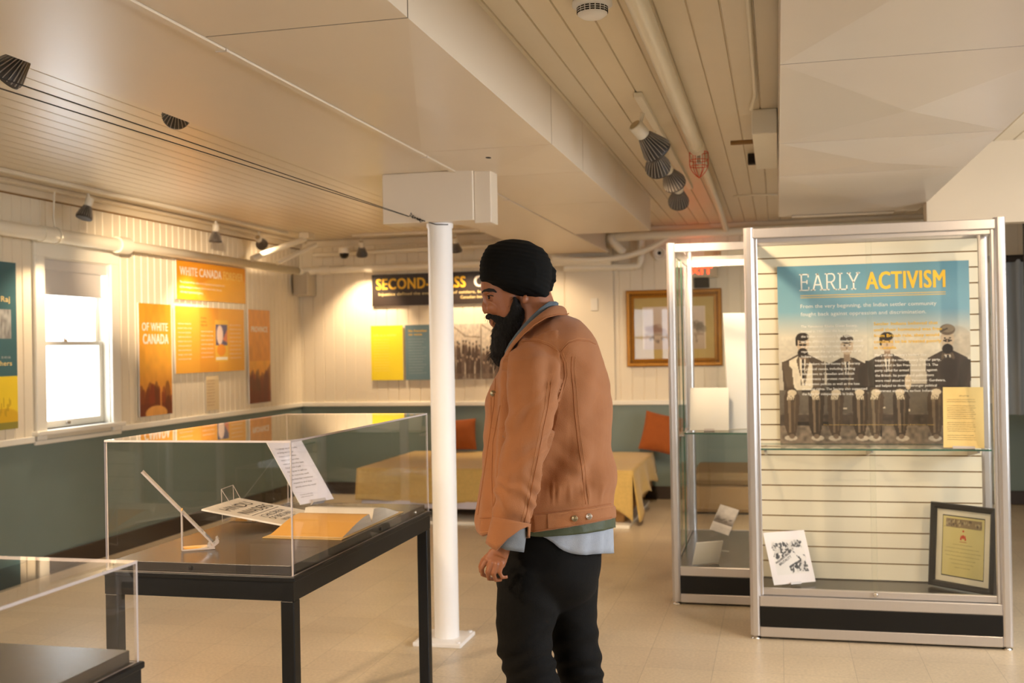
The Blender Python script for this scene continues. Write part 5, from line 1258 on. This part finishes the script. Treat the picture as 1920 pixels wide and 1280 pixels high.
e = MB(); ball(e, 924, 607.5, 0, 4.6, 2.2, .016, .35); e.build('teeth', mat('teeth_white', (232, 222, 206), .3), man)
e = MB(); limb(e, [(923, 603.5, 0, 1.5, .018), (928, 604.5, 0, 1.8, .02), (932, 607, 0, 1.2, .018)], 12); limb(e, [(926, 611.5, 0, 2.0, .016), (930, 613.5, 0, 2.8, .018), (934, 614, 0, 1.6, .016)], 12); e.build('lips', mat('lip_skin', (150, 82, 66), .4), man)
# ---- beard: outline of the mass with real thickness, plus hair strands
M_HAIR = mat('beard_black', (15, 12, 10), .95, var=.3, vscale=60, bump=1.0, bscale=400)
bd = MB()
bd.rings([oval(cx, y, ax, bw, 0, 30, 2.2) for y, cx, ax, bw in ((557, 965, 5, .069), (566, 967, 9, .071), (576, 967, 15, .071), (588, 967, 22, .070), (598, 961, 29, .068), (608, 958, 30, .066), (618, 953, 27, .062), (630, 948, 25, .058), (642, 945, 23, .055), (655, 941, 21, .048), (668, 940, 18, .040), (680, 940, 12, .026), (687, 940, 6, .012))])
limb(bd, [(914.5, 594, 0, 3.5, .012), (918, 592.5, -.018, 5.5, .011), (927, 594, -.034, 7, .012), (937, 600, -.046, 9, .012), (946, 608, -.052, 11, .012)], 14)
limb(bd, [(914.5, 594, 0, 3.5, .012), (918, 592.5, .018, 5.5, .011), (927, 594, .034, 7, .012), (937, 600, .046, 9, .012), (946, 608, .052, 11, .012)], 14)
ball(bd, 917, 593.5, 0, 5.5, 4.5, .022)
def bdisp(c, n): return .0035*noise.noise(c*55)+.002*noise.noise(c*160)+.001
beard = voxel(bd, 'beard', M_HAIR, .0034, man, 3, .5, bdisp)
st = MB(); rng = random.Random(12)
bv = [WM[man.name] @ v.co for v in beard.data.vertices]; bn = [v.normal.copy() for v in beard.data.vertices]
for k in range(1500):
    i = rng.randrange(len(bv)); q = bv[i]; n = bn[i]; px_, py_, _ = pix(q)
    down = Vector((0, 0, -1)); L_ = .007+.011*rng.random()+(.014 if py_ > 655 else 0); jit = Vector((rng.uniform(-1, 1), rng.uniform(-1, 1), rng.uniform(-1, 1)))*.3
    d1 = (n*.6+down*.8+jit).normalized(); m_ = q+d1*L_*.5; e_ = m_+(d1+down*.7+jit).normalized()*L_*.5
    r = .00045; a = d1.cross(Vector((.3, .5, .8))).normalized()*r; b = d1.cross(a).normalized()*r
    st.add([q+a, q-a*.5+b, q-a*.5-b, m_+a*.8, m_-a*.4+b*.8, m_-a*.4-b*.8, e_], [(0, 1, 4, 3), (1, 2, 5, 4), (2, 0, 3, 5), (3, 4, 6), (4, 5, 6), (5, 3, 6)])
st.build('beard_strands', MATS['hair_black'], man, kind='stuff')
# short hair at the nape
# ---- turban: wrapped cloth, outline with rounded thickness and wrap ridges
OUT = [(900.5, 526), (899, 514), (899, 500), (902, 484), (909, 469), (917, 459), (926, 456.5), (933, 453.5), (944, 449.5), (956, 448.5), (968, 448.5), (980, 450), (992, 452.5), (1006, 459), (1018, 466), (1028, 478), (1034, 492), (1036.5, 506), (1036, 520), (1033, 536), (1031, 548), (1029, 558), (1016, 561), (998, 561), (978, 560), (962, 558), (948, 553.5), (936, 547), (921, 537.5), (908, 529)]
def outline_solid(poly, cx, cy, B, n=14, e=2.3):
    # the outline swept through depth, shrinking towards (cx,cy)
    rs = []
    for j in range(n+1):
        t = -1+2*j/n; t = math.copysign(abs(t)**.75, t); s_ = (1-abs(t)**e)**(1/e) if abs(t) < 1 else 0.02
        s_ = max(s_, .02); rs.append([P3(cx+(x-cx)*s_, cy+(y-cy)*s_, B*t) for x, y in poly])
    m = MB(); m.rings(rs, True, True); return m
def dens(poly, k=3):
    out = []; n = len(poly)
    for i in range(n):
        p0, p1, p2, p3 = poly[i-1], poly[i], poly[(i+1) % n], poly[(i+2) % n]
        for j in range(k):
            t = j/k; out.append(tuple(.5*((2*p1[a])+(-p0[a]+p2[a])*t+(2*p0[a]-5*p1[a]+4*p2[a]-p3[a])*t*t+(-p0[a]+3*p1[a]-3*p2[a]+p3[a])*t**3) for a in (0, 1)))
    return out
tb = outline_solid(dens(OUT), 972, 512, .108)
ball(tb, 1033, 512, 0, 10, 13, .030, .2); ball(tb, 1036, 520, 0, 7, 12, .022, -.2); ball(tb, 1031, 533, 0, 7, 14, .030)
def tdisp(c, n):
    x, y, z = pix(c); w = z-DM
    # arcs of cloth: low at the nape, rising over the crown to the brow
    r = math.hypot((x-905)*.55, (y-610)*1.0)+w*30
    v = math.sin(r*.42)
    return .0016*(1-abs(v))**1.0*1.2-.001+.0008*noise.noise(c*40)
turban = voxel(tb, 'turban', mat('black_turban_cloth', (10, 9, 7), .9, spec=.2, var=.2, vscale=30, bump=.4, bscale=500, vdir=(1, 1, 6)), .0035, man, 3, .5, tdisp)
# ---- trousers
M_TRO = mat('black_trousers', (9, 8, 7), .85, spec=.2, var=.25, vscale=20, bump=.5, bscale=260)
tr = MB()
hipt = [(935, 1030, 98, .165), (985, 1028, 98, .17), (1020, 1030, 99, .175), (1060, 1029, 99, .18), (1090, 1026, 96, .18), (1108, 1026, 92, .165), (1124, 1026, 82, .14), (1138, 1028, 62, .105), (1150, 1030, 34, .06)]
tr.rings([oval(cx, y, ax, bw, .01, 36, 2.3) for y, cx, ax, bw in hipt])
limb(tr, [(998, 1070, -.045, 64, .125), (994, 1105, -.05, 62, .122), (989, 1140, -.058, 58, .115), (985, 1180, -.065, 54, .107), (984, 1215, -.07, 51, .10), (992, 1245, -.07, 49, .095), (1000, 1280, -.07, 49, .09), (1004, 1320, -.07, 47, .085), (1008, 1380, -.07, 43, .075), (1010, 1440, -.07, 38, .07), (1012, 1500, -.07, 34, .06), (1012, 1535, -.07, 36, .065)], 26)
limb(tr, [(1062, 1070, .055, 62, .125), (1065, 1105, .06, 58, .12), (1069, 1140, .068, 52, .11), (1075, 1185, .075, 45, .10), (1080, 1220, .08, 44, .095), (1085, 1250, .08, 44, .09), (1093, 1280, .08, 39, .085), (1096, 1320, .08, 38, .08), (1098, 1380, .08, 36, .07), (1094, 1430, .08, 32, .062), (1090, 1480, .08, 30, .058), (1090, 1505, .08, 31, .06)], 26)
def trdisp(c, n):
    x, y, z = pix(c)
    k = math.exp(-((y-1235)/60)**2)
    f = math.sin((y*.16+(x-1000)*.06)+3*noise.noise(Vector((x*.012, y*.02, 1))))
    return .0045*k*f+.004*noise.noise(Vector((x*.02, y*.012, z*6)))*(1-k*.4)+(.003*math.exp(-((y-1130-(x-1000)*.5)/14)**2) if x > 980 else 0)
trousers = voxel(tr, 'trousers', M_TRO, .0055, man, 16, .5, trdisp)
# shoes below the frame
for sx, sy, w in ((1000, 1548, -.07), (1078, 1512, .08)):
    s_ = MB(); rs = []
    base = P3(sx, sy, w); base.z = 0; fwd = (-RH*.9+FH*.42).normalized(); sd = Vector((-fwd.y, fwd.x, 0))
    for t, hw_, hh in ((-.09, .022, .04), (-.08, .034, .07), (-.03, .040, .085), (.03, .041, .08), (.09, .045, .055), (.14, .042, .04), (.175, .028, .03), (.185, .012, .02)):
        rs.append([base+fwd*t+sd*hw_*math.cos(a)+Vector((0, 0, max(.004, hh*(.5+.5*math.sin(a))))) for a in [2*PI*k/20 for k in range(20)]])
    s_.rings(rs, True, True); s_.build('shoe', mat('dark_shoe', (34, 28, 24), .4), man)
# ---- jacket
M_JKT = mat('tan_cotton_jacket', (158, 103, 63), .82, spec=.3, var=.10, vscale=14, bump=.5, bscale=420, sheen=.15)
LX = [(584, 1032), (592, 1020), (602, 1004), (616, 988), (632, 972), (650, 958), (684, 938), (712, 925), (740, 915), (756, 914), (792, 912), (853, 903), (918, 894), (968, 888), (1000, 890)]
RX = [(584, 1060), (592, 1070), (602, 1086), (616, 1101), (632, 1114), (650, 1124), (684, 1139), (712, 1144), (740, 1147), (756, 1148), (792, 1149), (853, 1150), (918, 1151), (968, 1154), (1000, 1156)]
BW = [(584, .065), (592, .090), (602, .115), (616, .145), (632, .175), (650, .195), (684, .195), (756, .185), (853, .180), (918, .185), (968, .195), (1000, .20)]
HEM = [(880, 999), (913, 1002), (960, 1001), (995, 998), (1027, 993), (1077, 985), (1120, 977), (1158, 969)]
jk = MB(); rs = []
ys = [584, 588, 594, 602, 612, 624, 638, 655, 675, 700, 725, 750, 780, 815, 850, 885, 915, 940, 958]
for y in ys:
    l_, r_ = smooth_tab(LX, y), smooth_tab(RX, y); bw = smooth_tab(BW, y); g = []
    n = 56
    for k in range(n):
        a = 2*PI*k/n; c, s_ = math.cos(a), math.sin(a); e = 2.35; cc = math.copysign(abs(c)**(2/e), c); ss = math.copysign(abs(s_)**(2/e), s_)
        g.append(P3((l_+r_)/2+(r_-l_)/2*cc, y, bw*ss))
    rs.append(g)
for f in (.25, .5, .75, 1.0):
    g = []
    for k in range(56):
        a = 2*PI*k/56; c, s_ = math.cos(a), math.sin(a); e = 2.35; cc = math.copysign(abs(c)**(2/e), c); ss = math.copysign(abs(s_)**(2/e), s_)
        x = 1021.5+133.5*cc; yh = lerp_tab(HEM, x); y = 958+(yh-958)*f; l_, r_ = smooth_tab(LX, y), smooth_tab(RX, y)
        g.append(P3((l_+r_)/2+(r_-l_)/2*cc, y, (.200-.004*f)*ss))
    rs.append(g)
jk.rings(rs, True, True)
# sleeves
limb(jk, [(990, 634, -.085, 26, .050), (994, 650, -.12, 42, .07), (998, 672, -.155, 51, .078), (1000, 700, -.185, 54, .078), (1001, 735, -.205, 50, .074), (996, 770, -.215, 45, .070), (992, 806, -.222, 43.5, .068), (984, 845, -.228, 42.5, .066), (976, 885, -.232, 42, .065), (967, 925, -.234, 40.5, .063), (962, 960, -.228, 37, .058), (960, 982, -.23, 33, .050)], 30)
limb(jk, [(1020, 640, .085, 26, .050), (1028, 665, .15, 46, .075), (1032, 700, .19, 50, .078), (1030, 770, .225, 46, .072), (1026, 850, .245, 42, .068), (1014, 930, .25, 38, .06), (1006, 1000, .25, 33, .05)], 26)
def ridge(d, s_): return math.exp(-(d/s_)**2)
def jdisp(c, n):
    x, y, z = pix(c); w = z-DM; v = 0.0
    near = n.dot(FW) < .35
    sleeve = w < -.15 and lerp_tab([(640, 955), (700, 946), (800, 950), (900, 928), (1000, 915)], y) < x < lerp_tab([(640, 1045), (700, 1054), (741, 1049), (806, 1036), (871, 1018), (928, 1007), (990, 992)], y)
    if near:
        if sleeve:
            v += .007*noise.noise(Vector((x*.045, y*.008, 2)))+.004*noise.noise(Vector((x*.03+y*.02, y*.03, 7)))
            k = ridge(y-805, 70)
            v += .0055*k*math.sin((y+(x-990)*.9)*.11+3*noise.noise(Vector((x*.02, y*.02, 0))))
            k = ridge(y-945, 42); v += .0050*k*math.sin((y-(x-960)*.7)*.18+3*noise.noise(Vector((x*.03, y*.02, 4))))
            v += .005*ridge(y-690, 45)*math.sin((x-1000)*.15+.02*y+2*noise.noise(Vector((x*.02, y*.01, 8))))
        else:
            v += .013*noise.noise(Vector((x*.030, y*.006, 5)))+.0045*noise.noise(Vector((x*.03-y*.03, y*.02, 9)))
            if x > 1000:
                v += .009*ridge(y-880, 90)*math.sin(((x-1050)*.8+(y-880)*.55)*.09+2.5*noise.noise(Vector((x*.01, y*.01, 3))))
                v += .0035*ridge(y-930, 18)*math.sin(x*.33+noise.noise(Vector((x*.05, 0, 0)))*5)
                v += .006*ridge(y-700, 60)*math.sin(x*.12+.01*y)
            else: v += .005*math.sin(x*.22+y*.01)
        if not sleeve and x > 985: v *= min(1, max(.0, (958-y)/50))
        v -= .002*ridge(y-961+(x-1000)*.11, 5) if x > 1000 and not sleeve else 0
        v += .003 if (x > 1000 and y > 966-(x-1000)*.11 and not sleeve) else 0
    return v
jacket = voxel(jk, 'jacket', M_JKT, .0045, man, 4, .5, jdisp)
jw = [WM[man.name] @ v.co for v in jacket.data.vertices]
bvh = BVHTree.FromPolygons(jw, [tuple(p_.vertices) for p_ in jacket.data.polygons])
EYEV = Vector((0, 0, EYE))
def on_jacket(x, y, lift=.0012):
    d = (FW*FPX+RT*(x-960)+UP*(640-y)).normalized(); h_ = bvh.ray_cast(EYEV, d)
    if h_[0] is None: return None
    return h_[0]+h_[1]*lift
def dens_line(P, step=5):
    out = []
    for (x0, y0), (x1, y1) in zip(P[:-1], P[1:]):
        n = max(1, int(math.hypot(x1-x0, y1-y0)/step)); out += [(x0+(x1-x0)*i/n, y0+(y1-y0)*i/n) for i in range(n)]
    return out+[P[-1]]
M_SEAM = mat('seam_fold', (158, 98, 54), .8); M_STITCH = mat('stitch_thread', (192, 134, 84), .7)
def seam(P, r=.0012, m_=M_SEAM, nm='seam', lift=.0006):
    pts = [on_jacket(x, y, lift) for x, y in dens_line(P)]; pts = [q for q in pts if q is not None]
    runs = [[pts[0]]]
    for q in pts[1:]:
        if (q-runs[-1][-1]).length < .03: runs[-1].append(q)
        else: runs.append([q])
    m = MB()
    for run in runs:
        if len(run) > 2: m.tube(run, r, 6)
    if m.v: return m.build(nm, m_, jacket)
def off(P, dx, dy): return [(x+dx, y+dy) for x, y in P]
sl = [(1048, 668), (1054, 700), (1046, 745), (1038, 790), (1030, 835), (1019, 880), (1008, 925), (997, 968), (990, 1000)]
yoke_s = [(936, 678), (950, 654), (966, 643), (985, 639), (1008, 640), (1028, 647), (1044, 657), (1050, 662)]
arm_b = [(1050, 660), (1058, 680), (1059, 705), (1052, 730), (1046, 748)]
back_v = [(1073, 668), (1071, 690), (1075, 730), (1078, 775), (1083, 820), (1089, 860), (1093, 900), (1098, 945)]
yoke_b = [(1052, 660), (1066, 644), (1084, 638), (1105, 640), (1122, 648)]
band_t = [(1002, 962), (1027, 961), (1073, 955), (1110, 950), (1150, 943)]
slv2 = [(1034, 716), (1028, 760), (1018, 806), (1010, 850), (1000, 900), (990, 950), (982, 985)]
for P_ in (yoke_s, arm_b, back_v, yoke_b, band_t, slv2):
    seam(P_, .0014)
for P_ in (off(yoke_s, 1, -4), off(yoke_b, 0, -4), off(back_v, 6, 0), off(band_t, 0, 5), off(slv2, -6, 0), off(arm_b, 5, 0)): seam(P_, .00055, M_STITCH, 'stitch_line', .0008)
fr_t = [(890, 971), (905, 971), (920, 970)]; seam(fr_t, .0013); seam(off(fr_t, 0, 26), .0006, M_STITCH, 'stitch_line')
seam([(930, 700), (926, 760), (916, 830), (906, 900), (896, 965)], .0012)
seam([(938, 760), (924, 830), (922, 900), (925, 955), (922, 968)], .0010)
hem_l = [(998, 996), (1027, 991), (1077, 983), (1120, 975), (1152, 968)]; seam(hem_l, .0016)
# waist tab with its point and buttons
def patch(nm, P_, m_, th=.0025, lift=.0015, par=None):
    pts = [on_jacket(x, y, lift) for x, y in P_]
    if any(q is None for q in pts): return None
    c = sum(pts, Vector())/len(pts); nrm = (EYEV-c).normalized(); n = len(pts)
    m = MB(); top = [q+nrm*th for q in pts]
    m.add(pts+top+[c+nrm*th*1.1], [(i, (i+1) % n, n+(i+1) % n, n+i) for i in range(n)]+[(n+i, n+(i+1) % n, 2*n) for i in range(n)])
    return m.build(nm, m_, jacket)
patch('waist_tab', [(1027, 964), (1040, 962.5), (1058, 960), (1073, 957.5), (1080, 963), (1086, 971), (1080, 980), (1077, 984), (1060, 985.5), (1044, 988), (1028, 990), (1027, 977)], M_JKT)
patch('pocket_flap', [(929, 714), (940, 708), (946, 716), (948, 730), (947, 741), (936, 742), (926, 742), (914, 737), (919, 728), (924, 720)], M_JKT, .004)
seam([(917, 735), (928, 738.5), (945, 738)], .0007, M_STITCH, 'stitch_line', .006)
seam([(921, 745), (921, 780), (921, 802), (930, 805), (946, 801)], .0010)
M_BTN = mat('brass_button', (150, 136, 106), .35, metal=.8)
for bx, by_, m_ in ((1076.5, 971, M_BTN), (1103, 967.5, mat('steel_button', (196, 186, 176), .3, metal=.8)), (926.5, 738, M_BTN)):
    q = on_jacket(bx, by_, .004)
    if q is None: continue
    nrm = (EYEV-q).normalized(); M = nrm.to_track_quat('Z', 'Y').to_matrix().to_4x4(); M.translation = q
    MB().lathe([(.0088, -.002), (.0092, .002), (.0078, .0038), (.0052, .0030), (.0044, .0038), (.0001, .0040)], M, 20).build('button', m_, jacket)
# collar
cb = MB()
ct = [(1054, 573, .0), (1049, 570, -.045), (1036, 570, -.078), (1019, 581, -.098), (1001, 596, -.108), (983, 613, -.112), (967, 631, -.110), (954, 648, -.100), (945, 664, -.088)]
cbm = [(1064, 588, .0), (1061, 590, -.060), (1045, 590, -.105), (1024, 595, -.132), (1002, 608, -.150), (982, 626, -.156), (964, 646, -.152), (951, 666, -.138), (943, 684, -.118)]
full_t = [(x, y, -w) for x, y, w in ct[:0:-1]]+ct; full_b = [(x, y, -w) for x, y, w in cbm[:0:-1]]+cbm
A_ = [P3(x, y, w) for x, y, w in full_t]; B_ = [P3(x, y, w) for x, y, w in full_b]
mid = [a.lerp(b, .5)+(a.lerp(b, .5)-P3(1005, 610, 0)).normalized()*.006 for a, b in zip(A_, B_)]
inn = [P3(1005+(x-1005)*.86, y+10, w*.84) for x, y, w in full_t]
cb.rings([inn, A_, mid, B_], closed=False, caps=False)
co_ = cb.build('collar', M_JKT, jacket); so = co_.modifiers.new('s', 'SOLIDIFY'); so.thickness = .004; so.offset = 0; ss_ = co_.modifiers.new('b', 'SUBSURF'); ss_.levels = 2; ss_.render_levels = 2
MB().tube([q+(q-P3(1005, 600, 0)).normalized()*.0035 for q in B_], .0018, 6).build('collar_edge', M_SEAM, jacket)
# denim shirt collar, green vest hem, shirt tail
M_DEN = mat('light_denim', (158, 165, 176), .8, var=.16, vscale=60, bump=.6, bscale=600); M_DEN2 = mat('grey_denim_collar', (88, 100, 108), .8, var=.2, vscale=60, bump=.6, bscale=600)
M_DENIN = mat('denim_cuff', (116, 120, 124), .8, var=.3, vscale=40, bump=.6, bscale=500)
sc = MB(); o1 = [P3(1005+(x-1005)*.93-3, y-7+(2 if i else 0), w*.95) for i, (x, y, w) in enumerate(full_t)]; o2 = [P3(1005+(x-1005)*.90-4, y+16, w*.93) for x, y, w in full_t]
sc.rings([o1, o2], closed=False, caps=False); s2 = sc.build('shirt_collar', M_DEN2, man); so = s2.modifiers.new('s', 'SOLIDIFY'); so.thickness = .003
def skirt(nm, top, bottom, rad, m_, cx0=1026, w0=.0, depth=.178, rows=8, x0=None, th=.003, wav=.002, thi=0, edge=None):
    m = MB(); n = 96; rows_ = []; pts_e = []
    for j in range(rows+1):
        g = []
        for k in range(n+1):
            a = 2*PI*k/n+PI/2; c, s_ = math.cos(a), math.sin(a); e = 2.35; cc = math.copysign(abs(c)**(2/e), c); ss = math.copysign(abs(s_)**(2/e), s_)
            x = cx0+rad*cc; t = j/rows; yt = top(x); yb = max(yt+.5, bottom(x)); y = yt+(yb-yt)*t
            q = P3(x, y, w0+depth*ss); r_ = (q-P3(cx0, y, w0)).normalized(); q = q+r_*wav*math.sin(a*17+t)*t
            g.append(q)
        rows_.append(g)
    m.rings(rows_, closed=False, caps=False); o = m.build(nm, m_, man); so = o.modifiers.new('s', 'SOLIDIFY'); so.thickness = th; so.offset = 0
    if edge: MB().tube(rows_[-1][:-1], .0012, 6).build('stitched_hem', edge, man)
    return o
SH = [(900, 1002), (1016, 1004), (1024, 1008), (1036, 1015), (1044, 1024), (1056, 1031), (1070, 1036), (1085, 1039), (1100, 1039.5), (1125, 1037), (1160, 1036)]
skirt('shirt_tail', lambda x: lerp_tab(HEM, x)-14, lambda x: lerp_tab(SH, x), 122, M_DEN, depth=.170, wav=.005, edge=mat('denim_hem', (120, 132, 150), .8))
VH = [(880, 1000), (990, 1004), (1020, 1006), (1060, 1003), (1100, 999), (1130, 994), (1160, 986)]
skirt('vest_hem', lambda x: lerp_tab(HEM, x)-12, lambda x: lerp_tab(VH, x), 124.5, mat('green_vest_nylon', (66, 74, 50), .5, var=.15, bump=.8, bscale=60), depth=.176, th=.010, wav=.002)
# near cuff: open flared jacket cuff and denim cuff
def cuff(nm, c0, c1, h0, h1, d0, d1, m_, wtop, wbot, gap=None, th=.003, jag=None, edge=None):
    m = MB(); rows_ = []; n = 96
    dx, dy = c1[0]-c0[0], c1[1]-c0[1]; L_ = math.hypot(dx, dy); nx_, ny_ = -dy/L_, dx/L_
    for j in range(7):
        t = j/6; g = []
        for k in range(n+1):
            a = 2*PI*k/n
            ex = jag(a, t) if jag else 0
            x = c0[0]+dx*(t+ex)+nx_*(h0+(h1-h0)*t)*math.cos(a); y = c0[1]+dy*(t+ex)+ny_*(h0+(h1-h0)*t)*math.cos(a)
            g.append(P3(x, y, wtop+(wbot-wtop)*t+(d0+(d1-d0)*t)*math.sin(a)))
        rows_.append(g)
    m.rings(rows_, closed=False, caps=False); o = m.build(nm, m_, man); so = o.modifiers.new('s', 'SOLIDIFY'); so.thickness = th; so.offset = 0
    if edge: MB().tube(rows_[-1], .0011, 6).build('stitched_hem', edge, man)
    return o
CWW = -.23
JT = [(-1.0, -.30), (-.93, -.36), (-.86, -.86), (-.5, -.62), (0, -.06), (.34, .48), (.42, .62), (.6, .58), (1.0, .36)]
def jagj(a, t):
    # unbuttoned towards the camera: a long point in front, the edge rising to the back corner
    c = math.cos(a); f = lerp_tab([(-1, -.30), (1, .36)], c); k = lerp_tab(JT, c)
    return t*(k if math.sin(a) < 0 else f)
cuff('jacket_cuff', (959, 975), (952, 1012), 36, 39, .054, .058, M_JKT, CWW, CWW, th=.004, jag=jagj)
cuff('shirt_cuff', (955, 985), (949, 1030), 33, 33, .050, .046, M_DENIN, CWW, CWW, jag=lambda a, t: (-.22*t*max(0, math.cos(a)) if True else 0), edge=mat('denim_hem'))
